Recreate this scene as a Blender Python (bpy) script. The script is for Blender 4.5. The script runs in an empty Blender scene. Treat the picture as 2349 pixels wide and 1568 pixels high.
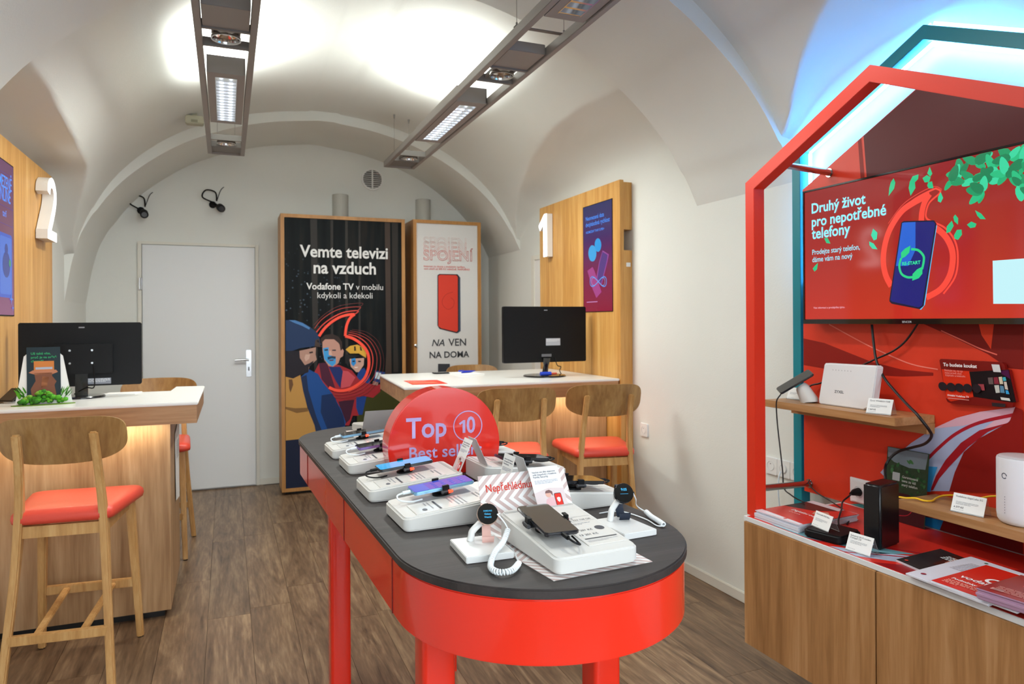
import bpy, bmesh, math, random
from mathutils import Vector, Matrix
random.seed(7)
sc=bpy.context.scene
COL=sc.collection
# ---------------------------------------------------------------- camera
cd=bpy.data.cameras.new('camera'); cam=bpy.data.objects.new('camera',cd); COL.objects.link(cam)
FPX=1620.0; YAW=math.atan(654.5/1620.0); ROLL=0.006
cd.sensor_width=36.0; cd.lens=FPX/2349*36.0; cd.shift_y=-48/2349
cd.clip_start=.02
fw=Vector((math.sin(YAW),math.cos(YAW),0)); rt=Vector((math.cos(YAW),-math.sin(YAW),0)); up=Vector((0,0,1))
r_=rt*math.cos(ROLL)-up*math.sin(ROLL); u_=up*math.cos(ROLL)+rt*math.sin(ROLL)
m=Matrix.Identity(4)
for i,c in enumerate((r_,u_,-fw)):
    for j in range(3): m[j][i]=c[j]
m.translation=(0,0,1.35); cam.matrix_world=m
cd.dof.use_dof=True; cd.dof.focus_distance=1.75; cd.dof.aperture_fstop=7.1
sc.camera=cam
# ---------------------------------------------------------------- world, exposure
w=bpy.data.worlds.new('world'); sc.world=w; w.use_nodes=True
bg=w.node_tree.nodes['Background']; bg.inputs[0].default_value=(.80,.90,1.0,1); bg.inputs[1].default_value=1.6
sc.view_settings.view_transform='Standard'; sc.view_settings.look='None'
sc.view_settings.exposure=0.0; sc.view_settings.gamma=1.0; sc.view_settings.use_curve_mapping=False
def area(name,loc,d,sx,sy,watts,col=(1,1,1),parent=None,portal=False,spread=None):
    l=bpy.data.lights.new(name,'AREA'); l.shape='RECTANGLE'; l.size=sx; l.size_y=sy; l.energy=watts; l.color=col
    if portal: l.cycles.is_portal=True
    if spread: l.spread=spread
    o=bpy.data.objects.new(name,l); COL.objects.link(o)
    o.rotation_euler=Vector(d).to_track_quat('-Z','Y').to_euler()
    o.location=loc
    if parent is not None: o.parent=parent; o.location=Vector(loc)-Vector(parent.location)
    return o
DAY=area('daylight_window',(0.65,-1.22,1.5),(0,1,-.62),2.5,1.8,30,(.86,.95,1.0),spread=math.radians(95))   # daylight entering by the shop window behind the viewer
# ---------------------------------------------------------------- materials
def lin(h):
    h=h.lstrip('#'); c=[int(h[i:i+2],16)/255 for i in (0,2,4)]
    return tuple(x/12.92 if x<=.04045 else ((x+.055)/1.055)**2.4 for x in c)+(1,)
MC={}
def M(name,hexc='808080',rough=.5,metal=0.,spec=.5,coat=0.,emit=None,es=0.,alpha=1.,trans=0.,ior=1.45,bump=0.,bscale=60.):
    if name in MC: return MC[name]
    m=bpy.data.materials.new(name); m.use_nodes=True; nt=m.node_tree; b=nt.nodes['Principled BSDF']
    b.inputs['Base Color'].default_value=lin(hexc); b.inputs['Roughness'].default_value=rough
    b.inputs['Metallic'].default_value=metal; b.inputs['Specular IOR Level'].default_value=spec
    b.inputs['Coat Weight'].default_value=coat; b.inputs['Coat Roughness'].default_value=.05
    b.inputs['Transmission Weight'].default_value=trans; b.inputs['IOR'].default_value=ior; b.inputs['Alpha'].default_value=alpha
    if emit: b.inputs['Emission Color'].default_value=lin(emit); b.inputs['Emission Strength'].default_value=es
    # faint procedural unevenness, so that no surface is dead flat
    n=nt.nodes.new('ShaderNodeTexNoise'); n.inputs['Scale'].default_value=bscale; n.inputs['Detail'].default_value=3
    tc=nt.nodes.new('ShaderNodeTexCoord'); nt.links.new(tc.outputs['Object'],n.inputs['Vector'])
    if bump:
        bp=nt.nodes.new('ShaderNodeBump'); bp.inputs['Strength'].default_value=bump; bp.inputs['Distance'].default_value=.004
        nt.links.new(n.outputs['Fac'],bp.inputs['Height']); nt.links.new(bp.outputs['Normal'],b.inputs['Normal'])
    else:
        mr=nt.nodes.new('ShaderNodeMapRange'); mr.inputs['To Min'].default_value=max(0,rough-.006); mr.inputs['To Max'].default_value=min(1,rough+.006)
        nt.links.new(n.outputs['Fac'],mr.inputs['Value']); nt.links.new(mr.outputs['Result'],b.inputs['Roughness'])
    MC[name]=m; return m
def wood(name,cols,scale=(9,9,.55),rough=.42,coat=0.,bump=.05,rnd=1.0,hue=0.0,detail=6,dist=1.2):
    """veneer: noise stretched along the axis whose scale is small; each object gets its own cut"""
    if name in MC: return MC[name]
    m=bpy.data.materials.new(name); m.use_nodes=True; nt=m.node_tree; L=nt.links; b=nt.nodes['Principled BSDF']
    tc=nt.nodes.new('ShaderNodeTexCoord'); oi=nt.nodes.new('ShaderNodeObjectInfo')
    ad=nt.nodes.new('ShaderNodeVectorMath'); ad.operation='ADD'
    mu=nt.nodes.new('ShaderNodeMath'); mu.operation='MULTIPLY'; mu.inputs[1].default_value=37.*rnd
    L.new(oi.outputs['Random'],mu.inputs[0]); L.new(tc.outputs['Object'],ad.inputs[0]); L.new(mu.outputs[0],ad.inputs[1])
    mp=nt.nodes.new('ShaderNodeMapping'); mp.inputs['Scale'].default_value=scale; L.new(ad.outputs[0],mp.inputs['Vector'])
    n=nt.nodes.new('ShaderNodeTexNoise'); n.inputs['Scale'].default_value=1.; n.inputs['Detail'].default_value=detail; n.inputs['Roughness'].default_value=.62; n.inputs['Distortion'].default_value=dist
    L.new(mp.outputs[0],n.inputs['Vector'])
    n2=nt.nodes.new('ShaderNodeTexNoise'); n2.inputs['Scale'].default_value=9.; n2.inputs['Detail'].default_value=3; L.new(mp.outputs[0],n2.inputs['Vector'])
    mx=nt.nodes.new('ShaderNodeMix'); mx.data_type='FLOAT'; mx.inputs[0].default_value=.3; L.new(n.outputs['Fac'],mx.inputs[2]); L.new(n2.outputs['Fac'],mx.inputs[3])
    cr=nt.nodes.new('ShaderNodeValToRGB'); e=cr.color_ramp.elements
    e[0].position=.32; e[0].color=lin(cols[0]); e[1].position=.68; e[1].color=lin(cols[2])
    k=e.new(.5); k.color=lin(cols[1])
    L.new(mx.outputs[0],cr.inputs[0])
    last=cr.outputs[0]
    if hue:
        hv=nt.nodes.new('ShaderNodeHueSaturation'); mr=nt.nodes.new('ShaderNodeMapRange')
        mr.inputs['To Min'].default_value=1-hue; mr.inputs['To Max'].default_value=1+hue
        L.new(oi.outputs['Random'],mr.inputs['Value']); L.new(mr.outputs[0],hv.inputs['Value']); L.new(last,hv.inputs['Color']); last=hv.outputs[0]
    L.new(last,b.inputs['Base Color']); b.inputs['Roughness'].default_value=rough; b.inputs['Coat Weight'].default_value=coat; b.inputs['Coat Roughness'].default_value=.15
    bp=nt.nodes.new('ShaderNodeBump'); bp.inputs['Strength'].default_value=bump; bp.inputs['Distance'].default_value=.002
    L.new(mx.outputs[0],bp.inputs['Height']); L.new(bp.outputs[0],b.inputs['Normal'])
    MC[name]=m; return m
def plaster(name,hexc):
    if name in MC: return MC[name]
    m=bpy.data.materials.new(name); m.use_nodes=True; nt=m.node_tree; L=nt.links; b=nt.nodes['Principled BSDF']
    tc=nt.nodes.new('ShaderNodeTexCoord')
    n=nt.nodes.new('ShaderNodeTexNoise'); n.inputs['Scale'].default_value=2.2; n.inputs['Detail'].default_value=5; L.new(tc.outputs['Object'],n.inputs['Vector'])
    c=lin(hexc); hv=nt.nodes.new('ShaderNodeHueSaturation'); hv.inputs['Color'].default_value=c
    mr=nt.nodes.new('ShaderNodeMapRange'); mr.inputs['To Min'].default_value=.96; mr.inputs['To Max'].default_value=1.03
    L.new(n.outputs['Fac'],mr.inputs['Value']); L.new(mr.outputs[0],hv.inputs['Value']); L.new(hv.outputs[0],b.inputs['Base Color'])
    n2=nt.nodes.new('ShaderNodeTexNoise'); n2.inputs['Scale'].default_value=130.; n2.inputs['Detail'].default_value=4; L.new(tc.outputs['Object'],n2.inputs['Vector'])
    n3=nt.nodes.new('ShaderNodeTexNoise'); n3.inputs['Scale'].default_value=9.; n3.inputs['Detail'].default_value=2; L.new(tc.outputs['Object'],n3.inputs['Vector'])
    ad=nt.nodes.new('ShaderNodeMath'); ad.operation='MULTIPLY_ADD'; ad.inputs[1].default_value=2.5; L.new(n3.outputs['Fac'],ad.inputs[0]); L.new(n2.outputs['Fac'],ad.inputs[2])
    bp=nt.nodes.new('ShaderNodeBump'); bp.inputs['Strength'].default_value=.16; bp.inputs['Distance'].default_value=.003; L.new(ad.outputs[0],bp.inputs['Height']); L.new(bp.outputs[0],b.inputs['Normal'])
    b.inputs['Roughness'].default_value=.88; b.inputs['Specular IOR Level'].default_value=.25
    MC[name]=m; return m
def flatmat(hexc,es=0.,rough=.5):
    """printed or lit flat colour; es>0 for pictures on switched-on screens"""
    k='print_%s_%g_%g'%(hexc,es,rough)
    if es: return M(k,'101010',.25,emit=hexc,es=es)
    return M(k,hexc,rough,spec=.3)
# ---------------------------------------------------------------- geometry
OFF={}
class MB:
    def __init__(s): s.v=[]; s.f=[]
    def add(s,vs,fs):
        n=len(s.v); s.v+=[tuple(p) for p in vs]; s.f+=[tuple(i+n for i in f) for f in fs]; return s
    def box(s,x0,x1,y0,y1,z0,z1):
        return s.add([(x0,y0,z0),(x1,y0,z0),(x1,y1,z0),(x0,y1,z0),(x0,y0,z1),(x1,y0,z1),(x1,y1,z1),(x0,y1,z1)],
            [(3,2,1,0),(4,5,6,7),(0,1,5,4),(1,2,6,5),(2,3,7,6),(3,0,4,7)])
    def prism(s,poly,z0,z1,axis='z'):
        """poly in the plane across axis; z: (x,y), x: (y,z), y: (x,z)"""
        def P(a,b,c): return (a,b,c) if axis=='z' else ((c,a,b) if axis=='x' else (a,c,b))
        n=len(poly); vs=[P(a,b,z0) for a,b in poly]+[P(a,b,z1) for a,b in poly]
        fs=[tuple(range(n-1,-1,-1)),tuple(range(n,2*n))]+[(i,(i+1)%n,(i+1)%n+n,i+n) for i in range(n)]
        return s.add(vs,fs)
    def tube(s,path,r,n=8,caps=True,closed=False):
        path=[Vector(p) for p in path]; N=len(path); rs=r if isinstance(r,(list,tuple)) else [r]*N
        t=[]
        for i in range(N):
            a=path[(i-1)%N] if (closed or i) else path[0]; b=path[(i+1)%N] if (closed or i<N-1) else path[-1]
            t.append((b-a).normalized())
        x=t[0].orthogonal().normalized(); vs=[]; fs=[]
        for i in range(N):
            x=(x-t[i]*x.dot(t[i])).normalized(); y=t[i].cross(x)
            vs+=[path[i]+(x*math.cos(2*math.pi*k/n)+y*math.sin(2*math.pi*k/n))*rs[i] for k in range(n)]
        for i in range(N if closed else N-1):
            j=(i+1)%N
            fs+=[(i*n+k,i*n+(k+1)%n,j*n+(k+1)%n,j*n+k) for k in range(n)]
        if caps and not closed: fs+=[tuple(range(n-1,-1,-1)),tuple((N-1)*n+k for k in range(n))]
        return s.add(vs,fs)
    def lathe(s,prof,n=24,c=(0,0,0),axis='z'):
        """prof (r,h) from bottom to top"""
        def P(x,y,z): return (c[0]+x,c[1]+y,c[2]+z) if axis=='z' else ((c[0]+z,c[1]+x,c[2]+y) if axis=='x' else (c[0]+x,c[1]-z,c[2]+y))
        vs=[];fs=[];k=len(prof)
        for r,h in prof: vs+=[P(r*math.cos(2*math.pi*i/n),r*math.sin(2*math.pi*i/n),h) for i in range(n)]
        for a in range(k-1): fs+=[(a*n+i,a*n+(i+1)%n,(a+1)*n+(i+1)%n,(a+1)*n+i) for i in range(n)]
        fs+=[tuple(range(n-1,-1,-1)),tuple((k-1)*n+i for i in range(n))]
        return s.add(vs,fs)
    def beam(s,a,b,wx,wy,side=(1,0,0),wx2=None,wy2=None):
        """rectangular bar from a to b"""
        a=Vector(a);b=Vector(b);d=(b-a).normalized();x=Vector(side);x=(x-d*x.dot(d)).normalized();y=d.cross(x)
        wx2=wx2 or wx;wy2=wy2 or wy
        vs=[a+x*i*wx/2+y*j*wy/2 for i,j in((-1,-1),(1,-1),(1,1),(-1,1))]+[b+x*i*wx2/2+y*j*wy2/2 for i,j in((-1,-1),(1,-1),(1,1),(-1,1))]
        return s.add(vs,[(3,2,1,0),(4,5,6,7),(0,1,5,4),(1,2,6,5),(2,3,7,6),(3,0,4,7)])
    def xf(s,mat): s.v=[tuple(mat@Vector(p)) for p in s.v]; return s
    def build(s,name,mat,parent=None,bevel=0.,smooth=False,seg=2,mesh_only=False,angle=40):
        vs=s.v
        if parent is not None and OFF.get(parent.name) is not None:
            o=OFF[parent.name]; vs=[(a-o[0],b-o[1],c-o[2]) for a,b,c in vs]
        me=bpy.data.meshes.new(name); me.from_pydata(vs,[],s.f)
        bm=bmesh.new(); bm.from_mesh(me)
        bmesh.ops.recalc_face_normals(bm,faces=bm.faces)
        if bevel:
            es=[e for e in bm.edges if len(e.link_faces)==2 and e.calc_face_angle(0)>.5]
            bmesh.ops.bevel(bm,geom=es,offset=bevel,segments=seg,affect='EDGES',clamp_overlap=True)
        bm.to_mesh(me); bm.free(); me.update()
        if smooth or bevel:
            for p in me.polygons: p.use_smooth=True
            me.set_sharp_from_angle(angle=math.radians(angle))
        me.materials.append(mat)
        if mesh_only: return me
        ob=bpy.data.objects.new(name,me); COL.objects.link(ob)
        if parent is not None:
            ob.parent=parent; OFF[ob.name]=OFF.get(parent.name)
        return ob
def thing(name,label,cat,loc=(0,0,0),rz=0.,group=None,world=True):
    o=bpy.data.objects.new(name,None); COL.objects.link(o); o.location=loc; o.rotation_euler=(0,0,rz)
    o.empty_display_size=.05
    o['label']=label; o['category']=cat
    if group: o['group']=group
    OFF[o.name]=tuple(loc) if world else None
    return o
def tag(o,label,cat,group=None):
    o['label']=label; o['category']=cat
    if group: o['group']=group
    return o
def struct(o,label=None):
    o['kind']='structure'
    if label: o['label']=label
    return o
def settle(o):
    """put a one-mesh thing's origin at its base"""
    me=o.data; xs=[v.co for v in me.vertices]
    c=Vector((sum(p.x for p in xs)/len(xs),sum(p.y for p in xs)/len(xs),min(p.z for p in xs)))
    for v in me.vertices: v.co-=c
    o.location=c; return o
def rrect(x0,x1,y0,y1,r,n=5):
    out=[]
    for cx,cy,a in((x1-r,y0+r,-90),(x1-r,y1-r,0),(x0+r,y1-r,90),(x0+r,y0+r,180)):
        for i in range(n+1):
            t=math.radians(a+90*i/n); out.append((cx+r*math.cos(t),cy+r*math.sin(t)))
    return out
def circ(cx,cy,r,n=28,rx=None): return [(cx+(rx or r)*math.cos(2*math.pi*i/n),cy+r*math.sin(2*math.pi*i/n)) for i in range(n)]
def smoothpath(pts,n=6,closed=False):
    P=[Vector(p) for p in pts]; out=[]; N=len(P)
    for i in range(N if closed else N-1):
        if closed: p0,p1,p2,p3=P[(i-1)%N],P[i],P[(i+1)%N],P[(i+2)%N]
        else: p0=P[max(i-1,0)];p1=P[i];p2=P[i+1];p3=P[min(i+2,N-1)]
        for k in range(n):
            t=k/n
            out.append(.5*((2*p1)+(p2-p0)*t+(2*p0-5*p1+4*p2-p3)*t*t+(3*p1-p0-3*p2+p3)*t**3))
    if not closed: out.append(P[-1])
    return out
# flat print: frame = origin, reading direction, up direction
class Fr:
    def __init__(s,o,u,v): s.o=Vector(o);s.u=Vector(u).normalized();s.v=Vector(v).normalized();s.n=s.u.cross(s.v)
    def p(s,a,b,d=0.): return s.o+s.u*a+s.v*b+s.n*d
def fy(y): return Fr((0,y,0),(1,0,0),(0,0,1))          # faces -y, coordinates (x,z)
def fx(x): return Fr((x,0,0),(0,-1,0),(0,0,1))         # faces -x, coordinates (-y,z)
def fxp(x): return Fr((x,0,0),(0,1,0),(0,0,1))         # faces +x, coordinates (y,z)
def poly(fr,pts,d,name,mat,parent):
    mb=MB(); mb.add([fr.p(a,b,d) for a,b in pts],[tuple(range(len(pts)))]); return mb.build(name,mat,parent)
def stroke_pts(pts,w,n=5,taper=False):
    P=[Vector((a,b,0)) for a,b in pts]; P=smoothpath(P,n) if len(P)>2 else P
    l=[];r=[]
    for i,p in enumerate(P):
        t=(P[min(i+1,len(P)-1)]-P[max(i-1,0)]); t=t.normalized() if t.length>1e-9 else Vector((1,0,0))
        q=Vector((-t.y,t.x,0)); l.append(p+q*w/2); r.append(p-q*w/2)
    return l,r
def stroke(fr,pts,w,d,name,mat,parent,n=5):
    l,r=stroke_pts(pts,w,n); k=len(l)
    mb=MB(); mb.add([fr.p(p.x,p.y,d) for p in l]+[fr.p(p.x,p.y,d) for p in r],[(i,i+k,i+1+k,i+1) for i in range(k-1)])
    return mb.build(name,mat,parent)
def bars(fr,rects,d,name,mat,parent):
    mb=MB()
    for a,b,c,e in rects: mb.add([fr.p(a,b,d),fr.p(c,b,d),fr.p(c,e,d),fr.p(a,e,d)],[(0,1,2,3)])
    return mb.build(name,mat,parent)
def textlines(fr,x0,x1,ytop,n,h,gap,d,name,mat,parent,seed=1):
    """lines of print too small to read, as broken dashes"""
    rr=random.Random(seed); R=[]
    for i in range(n):
        x=x0; y=ytop-i*(h+gap); end=x1 if i<n-1 else x0+(x1-x0)*rr.uniform(.4,.8)
        while x<end:
            l=min(end-x,(x1-x0)*rr.uniform(.06,.17)); R.append((x,y-h,x+l,y)); x+=l+h*.7
    return bars(fr,R,d,name,mat,parent)
def text(fr,body,u,v,width,mat,parent,name='lettering',d=.0008,bold=0.,hk=1.,extrude=0.,align='L',shear=0.,outline=0.):
    cu=bpy.data.curves.new('txt','FONT'); cu.body=body; cu.size=1.; cu.offset=bold; cu.resolution_u=3; cu.shear=shear; cu.fill_mode='FRONT'
    if extrude: cu.extrude=.5; cu.fill_mode='BOTH'
    if outline: cu.fill_mode='NONE'; cu.bevel_depth=outline; cu.bevel_resolution=0
    ob=bpy.data.objects.new('txt',cu); me=bpy.data.meshes.new_from_object(ob)
    xs=[q.co.x for q in me.vertices]; x0=min(xs); wd=max(xs)-x0; s=width/wd
    o=OFF.get(parent.name) if parent is not None else None
    o=Vector(o) if o is not None else Vector((0,0,0))
    dx=0 if align=='L' else (-width/2 if align=='C' else -width)
    for q in me.vertices:
        c=q.co; zz=(c.z+.5)*extrude if extrude else (c.z*s if outline else 0)
        q.co=fr.p(u+dx+(c.x-x0)*s,v+c.y*s*hk,d+zz)-o
    bpy.data.objects.remove(ob); bpy.data.curves.remove(cu)
    me.materials.clear(); me.materials.append(mat); me.update(); me.name=name
    ob=bpy.data.objects.new(name,me); COL.objects.link(ob)
    if parent is not None: ob.parent=parent; OFF[ob.name]=OFF.get(parent.name)
    return ob
def art(key,fr,parent,d0=.0008,step=.00035,flip=False,es=0.,clip=None,mult=1.):
    for i,(nm,colr,wd,pts) in enumerate(ART[key]):
        q=[((-a if flip else a),b) for a,b in pts]
        if clip: q=[(min(max(a,clip[0]),clip[1]),min(max(b,clip[2]),clip[3])) for a,b in q]
        mt=flatmat(colr,es)
        if wd: stroke(fr,q,wd,d0+step*i,nm,mt,parent)
        else: poly(fr,q,d0+step*i,nm,mt,parent)
def cable(name,pts,r,mat,label,n=6,sides=7,parent=None,cat='cable'):
    mb=MB().tube(smoothpath(pts,n),r,sides)
    ob=mb.build(name,mat,parent,smooth=True,angle=60)
    if parent is None: settle(ob); tag(ob,label,cat)
    return ob
LEDS=55.
ART={
'poster':[
('tree_trunk','3f3128',0,[(1.211,2.289),(1.255,2.291),(1.259,1.11),(1.263,0.604),(1.193,0.63),(1.218,1.111)]),
('tree_trunk','2a2520',0,[(1.27,2.292),(1.322,2.295),(1.312,1.301),(1.317,0.933),(1.277,0.934)]),
('tree_trunk','2a2622',0,[(0.617,2.257),(0.671,2.26),(0.673,1.307),(0.664,0.954),(0.643,0.955),(0.632,1.307)]),
('tree_trunk','292521',0,[(0.775,2.265),(0.796,2.266),(0.791,1.234),(0.772,1.235)]),
('tree_trunk','2e2923',0,[(0.89,2.271),(0.911,2.273),(0.908,1.018),(0.886,1.018)]),
('tree_trunk','282420',0,[(0.997,2.277),(1.013,2.278),(1.008,1.159),(0.992,1.159)]),
('forest_floor','3d3f1c',0,[(0.977,0.735),(1.202,0.797),(1.32,0.748),(1.348,0.415),(0.975,0.44)]),
('boy_jacket','1d3f86',0,[(0.993,0.958),(1.036,0.978),(1.079,0.904),(1.085,0.846),(1.049,0.724),(1.019,0.596),(0.969,0.598),(0.964,0.872)]),
('boy_face','c8a090',0,[(0.915,1.053),(1.036,1.057),(1.032,1),(0.992,0.943),(0.971,0.944),(0.929,0.988)]),
('boy_face_light','2f8fd8',0,[(0.933,1.053),(0.965,1.059),(0.971,1.016),(0.95,0.991),(0.932,1.01)]),
('boy_helmet_strap','1c1a1c',0,[(0.883,1.09),(1.054,1.071),(1.051,1.043),(1.008,1.073),(0.922,1.06),(0.907,0.989),(0.883,1.033)]),
('boy_helmet','d9a83e',0,[(0.887,1.129),(0.923,1.157),(0.98,1.167),(1.03,1.144),(1.054,1.1),(1.051,1.057),(0.993,1.095),(0.922,1.096)]),
('helmet_vent','2b2416',0,[(0.955,1.153),(0.967,1.154),(0.971,1.117),(0.956,1.116)]),
('helmet_vent','2b2416',0,[(1.001,1.152),(1.012,1.145),(1.019,1.116),(1.005,1.119)]),
('red_jacket','a02830',0,[(0.643,0.955),(0.678,1.024),(0.74,1.029),(0.837,1.005),(0.936,0.959),(0.992,0.885),(1.064,0.847),(1.173,0.835),(1.165,0.777),(1.106,0.729),(1.034,0.747),(0.97,0.742),(0.969,0.656),(0.99,0.59),(0.941,0.593),(0.912,0.515),(0.876,0.518),(0.808,0.735)]),
('jacket_shadow','4a1830',0,[(0.678,1.024),(0.74,1.029),(0.808,0.807),(0.78,0.794),(0.698,0.896)]),
('jacket_shadow','401a30',0,[(0.828,0.713),(0.955,0.721),(0.919,0.565),(0.876,0.525)]),
('jacket_light','c8505a',0,[(0.851,0.962),(0.907,0.953),(0.964,0.901),(0.921,0.831),(0.85,0.819)]),
('shirt','1c2c66',0,[(0.753,0.994),(0.844,0.991),(0.865,0.954),(0.843,0.82),(0.808,0.878)]),
('man_face','c09080',0,[(0.706,1.207),(0.755,1.221),(0.81,1.213),(0.845,1.162),(0.873,1.119),(0.866,1.076),(0.844,1.062),(0.83,1.02),(0.788,0.993),(0.753,1.001),(0.719,1.051),(0.706,1.122)]),
('face_light','3f9ad8',0,[(0.709,1.143),(0.754,1.15),(0.754,1.093),(0.81,1.063),(0.809,1.02),(0.781,0.996),(0.747,1.022),(0.719,1.058)]),
('hair','33241f',0,[(0.692,1.179),(0.693,1.222),(0.727,1.249),(0.783,1.256),(0.831,1.234),(0.859,1.191),(0.862,1.133),(0.848,1.119),(0.838,1.177),(0.796,1.213),(0.727,1.214),(0.706,1.193)]),
('moustache','25405a',0,[(0.744,1.072),(0.782,1.079),(0.81,1.074),(0.806,1.056),(0.775,1.06),(0.747,1.05)]),
('eye','2a2c38',0,[(0.721,1.133),(0.747,1.136),(0.749,1.124),(0.722,1.122)]),
('eye','2a2c38',0,[(0.781,1.129),(0.81,1.13),(0.811,1.119),(0.782,1.121)]),
('nose_light','d0a898',0,[(0.758,1.121),(0.772,1.121),(0.782,1.088),(0.764,1.084),(0.755,1.09)]),
('mouth','6a3438',0,[(0.755,1.049),(0.795,1.052),(0.79,1.042),(0.764,1.04)]),
('eye','1c2430',0,[(0.94,1.037),(0.96,1.039),(0.96,1.029),(0.942,1.027)]),
('eye','1c2430',0,[(0.986,1.036),(1.009,1.035),(1.007,1.025),(0.987,1.027)]),
('mouth','f0e0d8',0,[(0.954,0.986),(0.987,0.987),(0.978,0.977),(0.961,0.977)]),
('man_phone','1c3a78',0,[(1.122,0.953),(1.206,0.936),(1.18,0.849),(1.111,0.863)]),
('phone_screen','c8dce4',0,[(1.131,0.94),(1.173,0.931),(1.157,0.879),(1.122,0.888)]),
('hand','a88078',0,[(1.107,0.867),(1.151,0.854),(1.143,0.829),(1.1,0.838)]),
('blue_jacket','1a4a8c',0,[(0.535,0.916),(0.602,0.977),(0.67,0.94),(0.711,0.867),(0.78,0.779),(0.849,0.648),(0.884,0.546),(0.88,0.517),(0.848,0.462),(0.709,0.45),(0.654,0.461),(0.6,0.64),(0.567,0.761)]),
('jacket_fold','1b2a4c',0,[(0.535,0.916),(0.582,0.936),(0.595,0.816),(0.655,0.602),(0.709,0.457),(0.654,0.461),(0.6,0.64),(0.561,0.782)]),
('jacket_fold','152c58',0,[(0.697,0.769),(0.78,0.779),(0.863,0.604),(0.88,0.517),(0.75,0.469),(0.689,0.635)]),
('tan_shirt','b98a48',0,[(0.424,0.927),(0.481,0.911),(0.535,0.937),(0.554,0.817),(0.587,0.676),(0.641,0.532),(0.657,0.439),(0.64,0.414),(0.422,0.429)]),
('shirt_fold','7d5a30',0,[(0.423,0.691),(0.493,0.677),(0.587,0.676),(0.594,0.647),(0.506,0.638),(0.423,0.674)]),
('shirt_fold','6b4a2c',0,[(0.447,0.905),(0.474,0.904),(0.481,0.862),(0.46,0.8),(0.45,0.836)]),
('trousers','141c34',0,[(0.422,0.429),(0.661,0.439),(0.848,0.462),(0.89,0.445),(0.989,0.367),(0.987,0.042),(0.419,0.039)]),
('cyclist_face','b08878',0,[(0.529,1.126),(0.655,1.152),(0.652,1.095),(0.661,1.053),(0.637,1.032),(0.603,0.998),(0.596,0.963),(0.548,0.986),(0.529,1.042)]),
('eye','2a1c1c',0,[(0.603,1.115),(0.63,1.12),(0.633,1.108),(0.606,1.103)]),
('mouth','8a4a44',0,[(0.579,1.016),(0.606,1.022),(0.606,1.006),(0.588,1.002)]),
('cheek_light','c8a494',0,[(0.576,1.097),(0.61,1.096),(0.603,1.061),(0.576,1.041),(0.566,1.069)]),
('beard','1f1a22',0,[(0.426,1.128),(0.529,1.126),(0.532,1.07),(0.569,1.013),(0.603,1.026),(0.637,1.046),(0.63,1.025),(0.599,0.995),(0.596,0.956),(0.535,0.937),(0.481,0.911),(0.424,0.927)]),
('helmet','1d3358',0,[(0.427,1.368),(0.49,1.367),(0.55,1.35),(0.611,1.314),(0.665,1.264),(0.686,1.215),(0.689,1.151),(0.644,1.159),(0.536,1.147),(0.475,1.127),(0.426,1.128)]),
('helmet_light','4a7ab0',0,[(0.45,1.368),(0.497,1.367),(0.557,1.343),(0.611,1.307),(0.604,1.293),(0.55,1.322),(0.49,1.347)]),
('helmet_rim','46362f',0,[(0.651,1.208),(0.679,1.222),(0.689,1.151),(0.644,1.159)]),
('helmet_vent','10131c',0,[(0.662,1.208),(0.679,1.204),(0.68,1.188),(0.666,1.192)]),
('swoosh','ff5540',0.021,[(0.679,1.239),(0.721,1.299),(0.783,1.355),(0.853,1.394),(0.924,1.411),(0.96,1.412)]),
('swoosh','ff5540',0.021,[(0.96,1.412),(0.924,1.383),(0.899,1.333),(0.888,1.283),(0.884,1.237)]),
('swoosh','ff5540',0.023,[(0.884,1.237),(0.944,1.218),(1.008,1.174),(1.055,1.115),(1.072,1.049),(1.068,0.97),(1.035,0.891),(0.97,0.836),(0.892,0.803),(0.815,0.803),(0.753,0.83)]),
('swoosh_line','d8483c',0.009,[(0.659,1.271),(0.714,1.335),(0.797,1.394),(0.882,1.43),(0.988,1.441),(0.96,1.412)]),
('swoosh_line','b8483f',0.005,[(0.645,1.3),(0.7,1.37),(0.798,1.437),(0.896,1.466),(1.006,1.471),(0.981,1.441)]),
('swoosh_line','7c3a36',0.003,[(0.639,1.328),(0.714,1.405),(0.812,1.469),(0.91,1.494),(1.024,1.502),(1.003,1.472)]),
('swoosh_line','d8483c',0.008,[(0.909,1.251),(0.98,1.232),(1.051,1.18),(1.094,1.107),(1.105,1.027),(1.086,0.94),(1.05,0.876),(0.992,0.828),(0.906,0.788)]),
('swoosh_line','b04038',0.005,[(0.909,1.269),(0.994,1.246),(1.08,1.194),(1.131,1.099),(1.137,1.011),(1.115,0.91),(1.049,0.833),(0.963,0.786),(0.864,0.769),(0.794,0.772)]),
('swoosh_line','903832',0.004,[(0.923,1.279),(1.023,1.256),(1.109,1.194),(1.16,1.098),(1.166,0.996),(1.137,0.895),(1.064,0.81),(0.963,0.757),(0.864,0.744),(0.801,0.75)]),
('swoosh_line','602c2a',0.003,[(0.938,1.29),(1.052,1.267),(1.146,1.193),(1.189,1.083),(1.192,0.98),(1.158,0.879),(1.078,0.788),(0.977,0.735),(0.864,0.719)]),
],
'poster2':[
('phone_side','3a4a60',0,[(1.834,1.753),(1.859,1.725),(1.859,1.267),(1.831,1.249)]),
('phone_body','26262c',0,[(1.657,1.742),(1.676,1.753),(1.834,1.753),(1.846,1.734),(1.843,1.267),(1.826,1.249),(1.673,1.288),(1.654,1.317)]),
('phone_red','d8402f',0,[(1.664,1.736),(1.681,1.746),(1.824,1.745),(1.836,1.73),(1.835,1.272),(1.821,1.26),(1.683,1.294),(1.662,1.312)]),
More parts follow.
